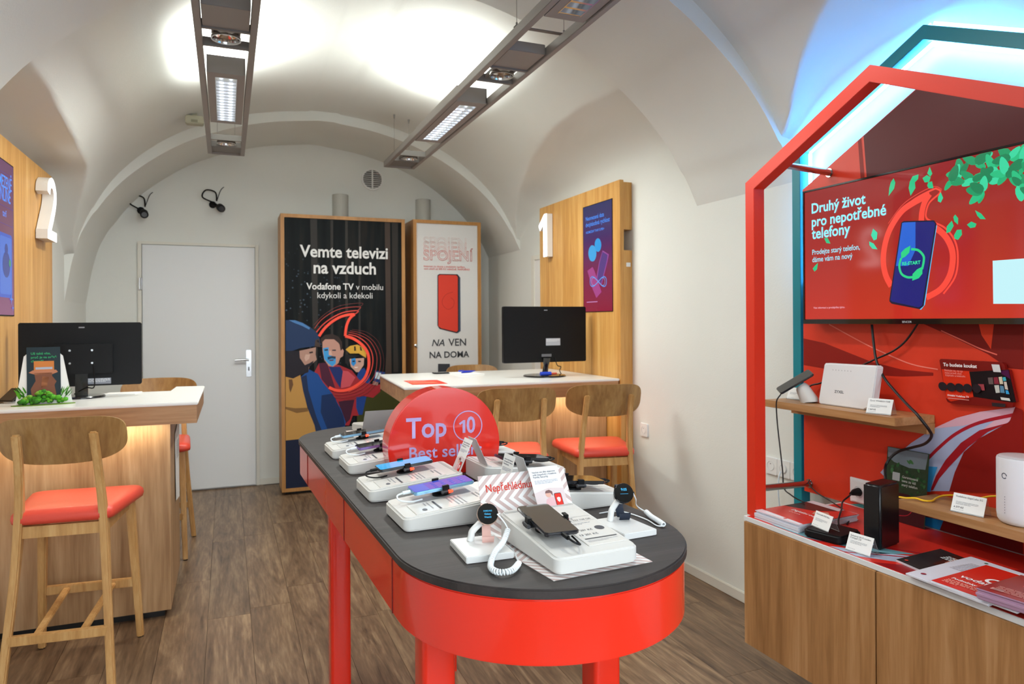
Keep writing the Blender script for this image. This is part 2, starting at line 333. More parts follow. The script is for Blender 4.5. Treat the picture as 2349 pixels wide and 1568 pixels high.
('phone_mark','c03428',0.006,[(1.793,1.6),(1.734,1.581),(1.699,1.533),(1.704,1.486),(1.748,1.453),(1.793,1.477),(1.801,1.525),(1.773,1.553)]),
('cube_art','3a3c42',0,[(1.657,0.992),(1.76,0.989),(1.769,0.861),(1.656,0.865)]),
],
'tv':[
('swoosh','ff4a3a',0.022,[(1.773,1.463),(1.795,1.503),(1.804,1.554),(1.796,1.612),(1.774,1.664),(1.734,1.712),(1.692,1.735),(1.627,1.756)]),
('swoosh','ff4a3a',0.02,[(1.627,1.756),(1.645,1.732),(1.655,1.7),(1.658,1.658)]),
('swoosh','ff4a3a',0.02,[(1.658,1.658),(1.616,1.648),(1.578,1.618),(1.554,1.576),(1.549,1.534),(1.56,1.485),(1.591,1.444),(1.641,1.419)]),
('swoosh_line','ff4a3a',0.006,[(1.794,1.612),(1.769,1.674),(1.726,1.722),(1.676,1.751),(1.615,1.769),(1.6,1.768),(1.59,1.755),(1.627,1.729),(1.64,1.698),(1.638,1.679),(1.62,1.666),(1.574,1.639),(1.541,1.593),(1.532,1.539),(1.542,1.48),(1.581,1.429)]),
('swoosh_line','e04034',0.003,[(1.783,1.68),(1.73,1.734),(1.675,1.762),(1.615,1.778),(1.588,1.767),(1.587,1.758)]),
('phone_side','56c8ff',0,[(1.61,1.643),(1.601,1.653),(1.646,1.395),(1.66,1.379),(1.666,1.381),(1.656,1.388)]),
('phone_body','081030',0,[(1.732,1.677),(1.722,1.681),(1.612,1.669),(1.603,1.657),(1.605,1.642),(1.65,1.392),(1.664,1.381),(1.771,1.402),(1.78,1.41),(1.78,1.418)]),
('phone_screen','0d1a78',0,[(1.728,1.675),(1.72,1.676),(1.614,1.665),(1.608,1.657),(1.61,1.643),(1.656,1.393),(1.668,1.387),(1.769,1.409),(1.776,1.415)]),
('phone_glare','1c66d8',0,[(1.728,1.675),(1.72,1.676),(1.678,1.672),(1.679,1.578),(1.706,1.528),(1.753,1.531),(1.748,1.561)]),
('arrow_ring','20d888',0.008,[(1.733,1.556),(1.74,1.53),(1.732,1.503),(1.71,1.49),(1.69,1.489)]),
('arrow_ring','20d888',0.008,[(1.695,1.583),(1.669,1.577),(1.65,1.557),(1.649,1.538),(1.655,1.513)]),
('arrow_leaf','20d888',0,[(1.697,1.595),(1.702,1.572),(1.718,1.559),(1.733,1.554),(1.733,1.575),(1.718,1.587)]),
('arrow_leaf','20d888',0,[(1.691,1.477),(1.69,1.499),(1.673,1.514),(1.653,1.522),(1.654,1.498),(1.667,1.484)]),
('white_square','c8f8ff',0,[(1.423,1.522),(1.265,1.521),(1.266,1.389),(1.422,1.393)]),
('small_leaf','20c888',0,[(2.066,1.661),(2.049,1.66),(2.035,1.637),(2.055,1.641)]),
('small_leaf','20c888',0,[(2.113,1.558),(2.097,1.569),(2.102,1.544),(2.115,1.536),(2.124,1.548)]),
('small_leaf','38e0b0',0,[(1.844,1.67),(1.826,1.654),(1.829,1.631),(1.842,1.628),(1.853,1.648)]),
('small_leaf','38e0b0',0,[(1.861,1.627),(1.842,1.617),(1.826,1.595),(1.847,1.599),(1.86,1.613)]),
('small_leaf','20c888',0,[(1.76,1.833),(1.753,1.817),(1.758,1.797),(1.78,1.775),(1.777,1.803),(1.771,1.821)]),
('small_leaf','20c888',0,[(1.665,1.828),(1.667,1.813),(1.679,1.804),(1.677,1.785),(1.695,1.762),(1.702,1.789),(1.698,1.809),(1.687,1.826)]),
('small_leaf','20c888',0,[(1.625,1.845),(1.616,1.821),(1.623,1.812),(1.634,1.825)]),
('small_leaf','20c888',0,[(1.651,1.813),(1.635,1.82),(1.622,1.81),(1.627,1.796),(1.643,1.797)]),
('small_leaf','20c888',0,[(1.631,1.795),(1.617,1.796),(1.612,1.773),(1.629,1.775),(1.634,1.785)]),
('small_leaf','30d8a0',0,[(1.587,1.756),(1.579,1.736),(1.587,1.722),(1.597,1.728),(1.596,1.742)]),
('small_leaf','20c888',0,[(1.55,1.659),(1.544,1.642),(1.556,1.624),(1.569,1.622),(1.567,1.643)]),
('small_leaf','20c888',0,[(1.539,1.677),(1.529,1.664),(1.53,1.644),(1.542,1.656),(1.545,1.67)]),
('small_leaf','20c888',0,[(1.501,1.64),(1.487,1.648),(1.471,1.639),(1.475,1.629),(1.49,1.628)]),
('small_leaf','20c888',0,[(1.475,1.681),(1.456,1.668),(1.442,1.649),(1.459,1.652),(1.468,1.663)]),
('small_leaf','20c888',0,[(1.543,1.612),(1.533,1.628),(1.518,1.627),(1.517,1.611),(1.53,1.596),(1.541,1.601)]),
],
'wall_art':[
('dark_band','8a1408',0,[(2.239,1.272),(2.125,1.256),(1.907,1.193),(1.779,1.172),(1.662,1.169),(1.662,1.159),(1.779,1.148),(1.977,1.143),(2.24,1.163)]),
('dark_band','7a1008',0,[(1.706,1.336),(1.606,1.295),(1.479,1.239),(1.418,1.199),(1.373,1.197),(1.372,1.336)]),
('bright_band','e8401f',0,[(1.508,1.336),(1.459,1.336),(1.469,1.254),(1.498,1.297)]),
('swirl_line','f08070',0.004,[(2.101,1.33),(1.941,1.261),(1.841,1.224),(1.742,1.193),(1.645,1.181)]),
('swirl_line','e86a5a',0.004,[(1.633,1.31),(1.564,1.281),(1.503,1.255),(1.45,1.238)]),
('pale_band','a8b4d4',0,[(1.87,0.795),(1.818,0.855),(1.744,0.922),(1.663,0.982),(1.581,1.028),(1.504,1.057),(1.396,1.084),(1.398,1.056),(1.419,1.034),(1.505,0.974),(1.556,0.922),(1.587,0.851),(1.606,0.786),(1.681,0.769),(1.698,0.808),(1.698,0.845),(1.844,0.778)]),
('pale_band_light','d8a8b8',0,[(1.663,0.982),(1.581,1.028),(1.504,1.057),(1.396,1.084),(1.398,1.056),(1.419,1.034),(1.48,0.997),(1.53,0.97),(1.456,1.039),(1.555,1.007)]),
('swirl_line','a81828',0.01,[(1.692,0.867),(1.641,0.923),(1.581,0.978),(1.505,1.023),(1.401,1.06)]),
('red_sweep','a01420',0,[(1.675,0.771),(1.653,0.827),(1.619,0.885),(1.566,0.95),(1.505,0.999),(1.414,1.035),(1.48,0.997),(1.545,0.938),(1.609,0.862),(1.642,0.819),(1.664,0.776)]),
('blue_band','3c9ad8',0,[(1.695,0.851),(1.647,0.857),(1.664,0.81),(1.673,0.769),(1.698,0.763)]),
('blue_band','1c86c8',0,[(1.702,0.68),(1.627,0.684),(1.64,0.577),(1.705,0.573)]),
('dark_red_area','8a0f08',0,[(1.606,0.786),(1.587,0.851),(1.556,0.922),(1.505,0.974),(1.414,1.035),(1.396,1.084),(1.374,1.077),(1.375,0.828)]),
('dark_red_area','6a0808',0,[(1.627,0.684),(1.376,0.689),(1.376,0.615),(1.507,0.569),(1.64,0.577)]),
('teal_patch','3a8a88',0,[(2.002,0.604),(1.938,0.666),(1.871,0.744),(1.851,0.721),(1.925,0.612),(1.96,0.568)]),
],
'koukat':[
('outline','9a1a10',0,[(1.629,1.212),(1.625,1.217),(1.427,1.216),(1.42,1.21),(1.417,1.196),(1.406,1.195),(1.386,1.101),(1.395,1.096),(1.396,1.086),(1.4,1.082),(1.587,1.074),(1.601,1.078),(1.606,1.086)]),
('glow','d83012',0,[(1.621,1.184),(1.528,1.183),(1.517,1.114),(1.515,1.103),(1.59,1.081),(1.606,1.091),(1.616,1.148)]),
('tv_body','120a10',0,[(1.528,1.181),(1.455,1.19),(1.406,1.195),(1.386,1.101),(1.397,1.098),(1.514,1.104)]),
('tv_glow','4a0a40',0,[(1.434,1.19),(1.407,1.194),(1.401,1.167),(1.413,1.174),(1.427,1.181)]),
('tile','6a5a58',0,[(1.469,1.167),(1.454,1.169),(1.452,1.148),(1.466,1.147)]),
('tile','8a2a3a',0,[(1.451,1.169),(1.439,1.171),(1.434,1.15),(1.449,1.149)]),
('tile','d8ccb0',0,[(1.436,1.171),(1.426,1.173),(1.422,1.151),(1.432,1.15)]),
('tile','c8c8c0',0,[(1.449,1.145),(1.435,1.147),(1.432,1.124),(1.444,1.122)]),
('tile','5a8aa8',0,[(1.432,1.146),(1.421,1.145),(1.417,1.124),(1.43,1.124)]),
('tile','40b0c0',0,[(1.424,1.171),(1.415,1.173),(1.412,1.162),(1.421,1.16)]),
('tile','d0c4b8',0,[(1.42,1.158),(1.412,1.159),(1.407,1.135),(1.416,1.136)]),
('tile','38a0d8',0,[(1.415,1.133),(1.407,1.133),(1.403,1.122),(1.413,1.122)]),
('tile','a04048',0,[(1.499,1.145),(1.48,1.146),(1.477,1.127),(1.486,1.126)]),
('tile','d8d8d0',0,[(1.43,1.111),(1.403,1.11),(1.4,1.102),(1.427,1.103)]),
('white_square','d8d8d8',0,[(1.456,1.209),(1.432,1.209),(1.427,1.186),(1.45,1.186)]),
('box_art','2a2428',0,[(1.456,1.092),(1.414,1.092),(1.415,1.082),(1.454,1.081)]),
('badge','241c22',0,[(1.6,1.129),(1.6,1.125),(1.601,1.121),(1.604,1.117),(1.607,1.115),(1.612,1.114),(1.617,1.114),(1.621,1.115),(1.625,1.118),(1.628,1.122),(1.63,1.127),(1.63,1.131),(1.629,1.135),(1.626,1.139),(1.622,1.141),(1.617,1.142),(1.613,1.142),(1.608,1.14),(1.604,1.137),(1.601,1.133)]),
('badge','241c22',0,[(1.571,1.129),(1.571,1.125),(1.572,1.12),(1.575,1.117),(1.579,1.115),(1.583,1.114),(1.588,1.114),(1.592,1.115),(1.596,1.118),(1.599,1.122),(1.601,1.126),(1.601,1.131),(1.599,1.135),(1.597,1.138),(1.593,1.141),(1.588,1.142),(1.584,1.142),(1.579,1.14),(1.575,1.137),(1.572,1.133)]),
('badge','241c22',0,[(1.544,1.13),(1.544,1.125),(1.545,1.121),(1.547,1.118),(1.551,1.115),(1.555,1.114),(1.56,1.115),(1.564,1.116),(1.568,1.119),(1.571,1.123),(1.573,1.127),(1.573,1.132),(1.571,1.136),(1.569,1.139),(1.565,1.141),(1.561,1.142),(1.556,1.142),(1.552,1.14),(1.548,1.138),(1.545,1.134)]),
('badge','241c22',0,[(1.516,1.13),(1.516,1.126),(1.517,1.122),(1.52,1.119),(1.523,1.117),(1.528,1.115),(1.532,1.116),(1.537,1.117),(1.54,1.12),(1.543,1.124),(1.544,1.128),(1.545,1.132),(1.543,1.136),(1.541,1.14),(1.537,1.142),(1.533,1.143),(1.528,1.143),(1.524,1.141),(1.52,1.138),(1.518,1.135)]),
('badge','241c22',0,[(1.488,1.132),(1.488,1.128),(1.489,1.124),(1.492,1.121),(1.495,1.118),(1.499,1.117),(1.504,1.118),(1.508,1.119),(1.511,1.122),(1.514,1.126),(1.516,1.13),(1.516,1.134),(1.514,1.138),(1.512,1.141),(1.508,1.144),(1.504,1.145),(1.5,1.144),(1.496,1.143),(1.492,1.14),(1.489,1.136)]),
],
'screen1':[
('bubble','38a8f0',0,[(3.914,1.825),(3.917,1.812),(3.923,1.801),(3.932,1.792),(3.944,1.787),(3.957,1.786),(3.971,1.79),(3.983,1.797),(3.992,1.808),(3.998,1.82),(4,1.834),(3.998,1.847),(3.992,1.859),(3.982,1.867),(3.97,1.872),(3.956,1.873),(3.943,1.869),(3.931,1.862),(3.922,1.851),(3.916,1.839)]),
('bubble','48b0f0',0,[(3.977,1.779),(3.98,1.763),(3.988,1.749),(3.999,1.738),(4.014,1.732),(4.031,1.731),(4.048,1.735),(4.063,1.743),(4.074,1.756),(4.082,1.772),(4.085,1.788),(4.082,1.805),(4.074,1.819),(4.061,1.829),(4.046,1.836),(4.03,1.836),(4.013,1.832),(3.998,1.823),(3.987,1.81),(3.98,1.795)]),
('device','a050a0',0,[(3.896,1.79),(3.818,1.758),(3.834,1.719),(3.911,1.574),(3.982,1.616),(3.941,1.722)]),
('device','60408a',0,[(3.896,1.781),(3.833,1.756),(3.844,1.72),(3.917,1.581),(3.965,1.615),(3.935,1.715)]),
('device','b04a90',0,[(4.027,1.696),(4.001,1.668),(3.912,1.53),(3.979,1.494),(4.029,1.554),(4.098,1.675)]),
('loop','58a0f8',0.006,[(3.849,1.592),(3.85,1.584),(3.853,1.577),(3.857,1.571),(3.863,1.566),(3.87,1.563),(3.879,1.563),(3.89,1.564),(3.901,1.568),(3.913,1.573),(3.926,1.58),(3.939,1.588),(3.953,1.597),(3.967,1.606),(3.981,1.614),(3.994,1.622),(4.007,1.627),(4.019,1.631),(4.029,1.633),(4.039,1.632),(4.047,1.63),(4.054,1.625),(4.058,1.619),(4.061,1.611),(4.062,1.603),(4.061,1.595),(4.059,1.587),(4.054,1.58),(4.048,1.575),(4.04,1.571),(4.03,1.57),(4.019,1.57),(4.007,1.573),(3.995,1.577),(3.981,1.583),(3.967,1.59),(3.953,1.597),(3.939,1.604),(3.926,1.611),(3.913,1.617),(3.9,1.621),(3.889,1.623),(3.879,1.624),(3.87,1.622),(3.862,1.619),(3.856,1.613),(3.852,1.607),(3.85,1.599),(3.849,1.592)]),
('loop','7ab8ff',0.003,[(3.869,1.593),(3.87,1.586),(3.872,1.581),(3.875,1.576),(3.88,1.572),(3.886,1.57),(3.894,1.57),(3.902,1.571),(3.911,1.574),(3.921,1.578),(3.931,1.584),(3.942,1.59),(3.953,1.597),(3.964,1.604),(3.975,1.611),(3.986,1.616),(3.996,1.621),(4.006,1.624),(4.014,1.625),(4.022,1.625),(4.028,1.623),(4.034,1.619),(4.037,1.614),(4.04,1.608),(4.041,1.602),(4.04,1.595),(4.038,1.589),(4.034,1.584),(4.029,1.58),(4.023,1.577),(4.015,1.576),(4.006,1.576),(3.997,1.578),(3.987,1.582),(3.976,1.586),(3.965,1.591),(3.953,1.597),(3.942,1.603),(3.931,1.608),(3.92,1.613),(3.91,1.616),(3.901,1.618),(3.893,1.618),(3.886,1.617),(3.88,1.614),(3.875,1.61),(3.872,1.605),(3.87,1.599),(3.869,1.593)]),
],
}
# ================================================================ THE ROOM
XL,XR,YB,YF=-1.0,2.287,6.242,-1.3
WALL=plaster('plaster_white','dfe0da'); WHITE=M('white_paint','e2e1dd',.45); TRIM=M('trim_paint','dddacf',.5)
PV=[(0,2.87),(.36,2.83),(.62,2.765),(.85,2.675),(1.0,2.6),(1.15,2.495),(1.3,2.375),(1.43,2.235),(1.54,2.06),(1.6,1.94),(1.65,1.75),(1.69,1.5),(1.72,1.2)]
def interp(T,x):
    if x<=T[0][0]: return T[0][1]
    for (a,b),(c,e) in zip(T,T[1:]):
        if x<=c: return b+(e-b)*(x-a)/(c-a)
    return T[-1][1]
def sinterp(T,x,h):   # lightly smoothed table
    return sum(interp(T,x+k*h) for k in (-2,-1,0,1,2))/5
def prof(x,o=0.):
    d=abs(x-.69)
    o*=max(0.,1-(d/1.62)**5); d/=(1+o/1.6)
    return (interp(PV,d) if d>1.5 else sinterp(PV,d,.05) if d>.1 else 2.866)+o
LR=[(3.0,2.53),(3.2,2.545),(3.6,2.557),(4.0,2.54),(4.5,2.47),(5.0,2.345),(5.36,2.17),(5.47,2.0)]
LL=[(3.0,2.35),(3.49,2.352),(3.84,2.328),(4.14,2.315),(4.49,2.29),(4.8,2.27),(5.0,2.17),(5.3,1.95),(5.4,1.85),(5.47,1.8)]
LN=[(-1.4,2.3),(-.6,2.5),(.4,2.62),(1.2,2.62),(1.55,2.57),(1.88,2.478),(2.04,2.407),(2.19,2.313),(2.315,2.177),(2.37,2.1)]
def bay(x,y,near):
    z=prof(x,.07)
    right=x>.69
    a=sinterp(LN if near else (LR if right else LL),y,.04)
    g=groin(a,right)              # where the lunette leaves the main vault
    if (x>g if right else x<g):
        W=abs((XR if right else XL)-g); s=min(1.,abs(x-g)/max(W,1e-4))
        z=max(z,a-(.62 if right or near else .25)*W*(1-math.sqrt(max(0.,1-s*s))))
    return z
GR={}
def groin(a,right):
    k=(round(a,4),right)
    if k not in GR:
        lo,hi=.69,(XR if right else XL)
        for _ in range(40):
            m_=(lo+hi)/2
            if prof(m_,.07)>a: lo=m_
            else: hi=m_
        GR[k]=lo
    return GR[k]
def xs_(n): return [(XL+XR)/2+(XR-XL)/2*math.sin(math.pi*(i/n-.5)) for i in range(n+1)]
def vaultbay(name,y0,y1,ny,near,label):
    X=xs_(210); vs=[];fs=[]
    for j in range(ny+1):
        y=y0+(y1-y0)*j/ny
        vs+=[(x,y,bay(x,y,near)) for x in X]
    n=len(X)
    for j in range(ny): fs+=[(j*n+i,j*n+i+1,(j+1)*n+i+1,(j+1)*n+i) for i in range(n-1)]
    mb=MB().add(vs,fs); o=mb.build(name,WALL,None,smooth=True,angle=179); struct(o,label)
vaultbay('ceiling',3.064,5.47,200,False,'white plastered vault with side lunettes over the desks')
vaultbay('ceiling_near_bay',YF,2.37,190,True,'white plastered vault bay above the house shaped display')
def archband(name,y0,y1,label,faces=(True,True)):
    X=xs_(90); n=len(X); mb=MB()
    mb.add([(x,y0,prof(x)) for x in X]+[(x,y1,prof(x)) for x in X],[(i,i+1,n+i+1,n+i) for i in range(n-1)])
    for k,y in enumerate((y0,y1)):
        if faces[k]: mb.add([(x,y,prof(x)) for x in X]+[(x,y,3.4) for x in X],[(i,i+1,n+i+1,n+i) for i in range(n-1)])
    o=mb.build(name,WALL,None,smooth=True,angle=35); struct(o,label)
archband('ceiling_arch',2.37,3.064,'wide plain transverse arch between the two vault bays')
archband('ceiling_arch_back',5.47,YB+.05,'deep shallow arch in front of the back wall',(True,False))
struct(MB().box(XR,XR+.15,YF-.15,YB+.15,0,3.4).build('wall_right',WALL),'white plastered side wall behind the house shaped display')
struct(MB().box(XL-.15,XL,YF-.15,YB+.15,0,3.4).build('wall_left',WALL),'white plastered side wall behind the number 2 panel')
struct(MB().box(XL,XR,YB,YB+.15,0,3.4).build('wall_back',WALL),'white plastered back wall with the grey door')
wf=MB().box(XL,XR,YF-.15,YF,0,.45).box(XL,XR,YF-.15,YF,2.45,3.4).box(XL,-.65,YF-.15,YF,.45,2.45).box(1.95,XR,YF-.15,YF,.45,2.45).build('wall_front',WALL); struct(wf)
wn=MB(); 
for x in (-.65,.63,1.90): wn.box(x,x+.05,YF-.1,YF-.04,.45,2.45)
for z in (.45,2.40): wn.box(-.65,1.95,YF-.1,YF-.04,z,z+.05)
wn=struct(wn.build('window_1',M('window_frame','4a4c4e',.4)))
MB().box(-.62,1.92,YF-.075,YF-.070,.47,2.43).build('window_pane',M('glass_clear','ffffff',.02,trans=1.0,ior=1.0,spec=0.),wn)
# floor with separate planks
fl=struct(MB().box(XL-.1,XR+.1,YF-.1,YB+.1,-.06,-.008).build('floor',M('floor_base','2a221c',.8)),'dark brown wood plank floor')
PLK=wood('floor_plank',('4a3626','735a43','9a8062'),scale=(11,1.1,11),rough=.40,coat=.08,bump=.1,hue=.16,dist=2.2)
PW=(XR-XL)/18; PL=1.22; full=None; rr=random.Random(3)
for c in range(18):
    y=YF-rr.random()*PL
    while y<YB:
        a=max(y,YF); b=min(y+PL,YB); xa=XL+c*PW+.0007; ln=b-a-.0014
        if ln>.05:
            if abs(ln-(PL-.0014))<1e-6:
                if full is None: full=MB().box(0,PW-.0014,0,ln,-.008,0).build('plank',PLK,mesh_only=True)
                me=full
            else: me=MB().box(0,PW-.0014,0,ln,-.008,0).build('plank',PLK,mesh_only=True)
            o=bpy.data.objects.new('plank',me); COL.objects.link(o); o.parent=fl; o.location=(xa,a,0)
        y+=PL
# baseboards
def bb(name,x0,x1,y0,y1): 
    return struct(MB().box(x0,x1,y0,y1,0,.052).build(name,TRIM,bevel=.004))
bb('baseboard_right',XR-.014,XR,YF,YB)
bb('baseboard_left',XL,XL+.014,YF,YB)
bb('baseboard_back',.25,XR,YB-.014,YB)
# doors
d1=struct(MB().box(-.645,-.617,YB-.02,YB,0,1.995).box(.222,.248,YB-.02,YB,0,1.995).box(-.617,.222,YB-.02,YB,1.972,1.995).build('door_1',TRIM,bevel=.003),'pale grey flush door in the back wall')
leaf=MB().box(-.612,.217,YB-.028,YB-.004,.012,1.967).build('door_leaf',M('door_grey','dfe1e2',.42),d1,bevel=.003)
CHR=M('brushed_chrome','c9cbcc',.25,metal=1.)
for z in (.42,1.02,1.66):
    MB().box(-.634,-.612,YB-.036,YB-.028,z-.045,z+.045).tube([(-.618,YB-.036,z-.045),(-.618,YB-.036,z+.045)],.007,8).build('hinge',CHR,d1,smooth=True)
hp=MB().prism(rrect(.147,.186,.905,1.125,.006),YB-.037,YB-.028,'y').build('handle_plate',CHR,d1,bevel=.002)
hl=MB().tube([(.167,YB-.03,1.045),(.167,YB-.075,1.045)],.009,10).tube(smoothpath([(.167,YB-.072,1.045),(.13,YB-.075,1.047),(.06,YB-.075,1.045)],4),.009,10)
hl.build('door_lever',CHR,d1,smooth=True)
MB().box(.163,.171,YB-.0385,YB-.0365,.955,.985).build('keyhole',M('black_hole','111111',.8),d1)
d2=struct(MB().box(XR-.018,XR,4.30,4.36,0,1.87).box(XR-.018,XR,5.14,5.20,0,1.87).box(XR-.018,XR,4.36,5.14,1.83,1.87).build('door_2',TRIM,bevel=.003),'white door in the side wall behind the number 1 panel')
MB().box(XR-.012,XR,4.36,5.14,.01,1.83).build('door_leaf',WHITE,d2)
# vent, cameras, wall lamps, ceiling box
BLK=M('black_plastic','09090b',.5,spec=.28); DG=M('dark_grey','3a3a3d',.5)
v=thing('wall_vent','round white louvred air vent high on the back wall','vent',(1.198,YB,2.605))
mb=MB()
n=32
vo=[(1.198+.097*math.cos(2*math.pi*i/n),2.605+.097*math.sin(2*math.pi*i/n)) for i in range(n)]
vi=[(1.198+.082*math.cos(2*math.pi*i/n),2.605+.082*math.sin(2*math.pi*i/n)) for i in range(n)]
for a,b in((YB-.02,YB),):
    mb.add([(x,a,z) for x,z in vo]+[(x,a,z) for x,z in vi]+[(x,b,z) for x,z in vo]+[(x,b,z) for x,z in vi],
        [(i,(i+1)%n,(i+1)%n+n,i+n) for i in range(n)]+[(i,(i+1)%n,(i+1)%n+2*n,i+2*n) for i in range(n)]+[(i+n,(i+1)%n+n,(i+1)%n+3*n,i+3*n) for i in range(n)])
mb.box(1.192,1.204,YB-.018,YB,2.525,2.685)
mb.build('rim',WHITE,v)
MB().prism(circ(1.198,2.605,.083),YB-.003,YB-.001,'y').build('backing',M('vent_dark','6a6663',.8),v)
for i in range(9):
    z=2.605-.07+i*.0175; h=math.sqrt(max(0,.082**2-(z-2.605)**2))
    if h>.02: MB().beam((1.198-h,YB-.010,z),(1.198+h,YB-.010,z),.010,.003,side=(0,.8,.6)).build('slat',WHITE,v)
def seccam(x,z,dx,label):
    t=thing('security_camera',label,'camera',(x,YB,z))
    MB().lathe([(.028,0),(.028,.012),(.012,.02)],16,(x,YB,z),'y').build('mount',BLK,t,smooth=True)
    c=Vector((x+dx,YB-.09,z-.035)); d=Vector((.12,-.95,-.25)).normalized()
    MB().tube([(x,YB-.015,z),(x+dx*.5,YB-.05,z-.02),tuple(c)],.009,8).build('arm',BLK,t,smooth=True)
    MB().tube([c-d*.055,c-d*.05,c+d*.05,c+d*.055],[.022,.03,.03,.026],16).build('body',BLK,t,smooth=True)
    MB().tube([c+d*.053,c+d*.058],.02,16).build('lens',M('lens_glass','2a2c30',.05,coat=1.),t,smooth=True)
    MB().tube(smoothpath([c-d*.05,c-d*.07+Vector((-.04,0,.03)),(x-.075,YB-.05,z+.05),(x-.05,YB-.04,z+.11),(x+.02,YB-.02,z+.10),(x+.03,YB-.012,z+.03)],6),.006,6).build('cable_loop',BLK,t,smooth=True)
    MB().tube(smoothpath([(x+.03,YB-.012,z+.03),(x+.06,YB-.006,z+.12),(x+.085,YB-.004,z+.15)],5),.003,6).build('lead',DG,t,smooth=True)
seccam(-.62,2.235,.03,'black bullet camera on the back wall, above the left side of the grey door')
seccam(-.10,2.31,.06,'black bullet camera on the back wall, nearer to the dark poster')
SCONCE=plaster('sconce_grey','c4c3bb')
for x,lab in((.92,'grey half round wall lamp above the dark forest poster'),(1.655,'grey half round wall lamp above the white phone poster')):
    t=thing('wall_lamp',lab,'wall lamp',(x,YB,2.26),group='half round wall lamps')
    hh=[(x+.068*math.cos(math.pi*i/16),YB-.09*math.sin(math.pi*i/16)) for i in range(17)]
    MB().prism(hh,2.25,2.45,'z').build('shade',SCONCE,t,smooth=True,angle=50)
    MB().box(x-.055,x+.055,YB-.06,YB,2.235,2.25).build('bracket',DG,t)
b_=thing('wall_box','small beige sounder box on the vault beside the left light beam','alarm box',(-.20,5.2,2.70))
mb=MB().box(-.245,-.135,5.10,5.17,2.665,2.72).build('housing',M('beige_plastic','b8b49c',.5),b_,bevel=.006)
MB().box(-.21,-.17,5.095,5.10,2.675,2.69).build('slot',M('beige_dark','8f8b74',.6),b_)
MB().beam((-.19,5.15,2.71),(-.19,5.22,2.86),.03,.03).build('bracket',M('beige_plastic'),b_)
# electric sockets
def socket(cx,cz,fr,parent,name='socket'):
    """one 8 cm socket outlet, drawn on a frame"""
    def rect(a,b,c,e,d0,d1,r=.006):
        mb=MB(); q=rrect(a,b,c,e,r,3); n=len(q)
        mb.add([fr.p(x,y,d0) for x,y in q]+[fr.p(x,y,d1) for x,y in q],[tuple(range(n)),tuple(range(n,2*n))]+[(i,(i+1)%n,(i+1)%n+n,i+n) for i in range(n)]); return mb
    p=rect(cx-.039,cx+.039,cz-.039,cz+.039,0,.009).build('cover',M('socket_white','e6e6e4',.35),parent,bevel=.002)
    n=24; q=circ(cx,cz,.021,n); q2=circ(cx,cz,.0195,n)
    mb=MB().add([fr.p(x,y,.0105) for x,y in q]+[fr.p(x,y,.004) for x,y in q2],[(i,(i+1)%n,(i+1)%n+n,i+n) for i in range(n)]+[tuple(range(n,2*n))])
    mb.build('recess',M('socket_shade','b9b9b6',.5),parent,smooth=True)
    for s in(-1,1):
        h=circ(cx+s*.0095,cz,.0028,8); MB().add([fr.p(x,y,.0049) for x,y in h],[tuple(range(8))]).build('pin_hole',M('black_hole'),parent)
    e=fr.p(cx,cz+.010,.004); MB().tube([e,e+fr.n*.007],.0024,8).build('earth_pin',CHR,parent,smooth=True)
s=thing('wall_socket','single white wall socket beside the number 1 panel','socket',(XR,3.575,.66)); socket(-3.575,.703,fx(XR),s)
s=thing('socket_strip','row of three white wall sockets behind the red frame','socket',(XR,2.45,.65))
for k in range(3): socket(-2.525+k*.0785,.689,fx(XR),s)
WC=M('white_cable','dfe6ea',.4)
MB().lathe([(.017,0),(.017,.03),(.008,.04)],14,(XR-.012,2.4465,.689),'x').xf(Matrix.Identity(4)).build('plug',M('socket_white'),s,smooth=True)
cable('charger_cable',[(2.262,2.446,.68),(2.25,2.447,.64),(2.25,2.445,.55),(2.265,2.43,.40),(2.275,2.40,.25),(2.275,2.36,.10),(2.272,2.3,.006)],.0035,WC,'thin white charger cable hanging from the row of three sockets')
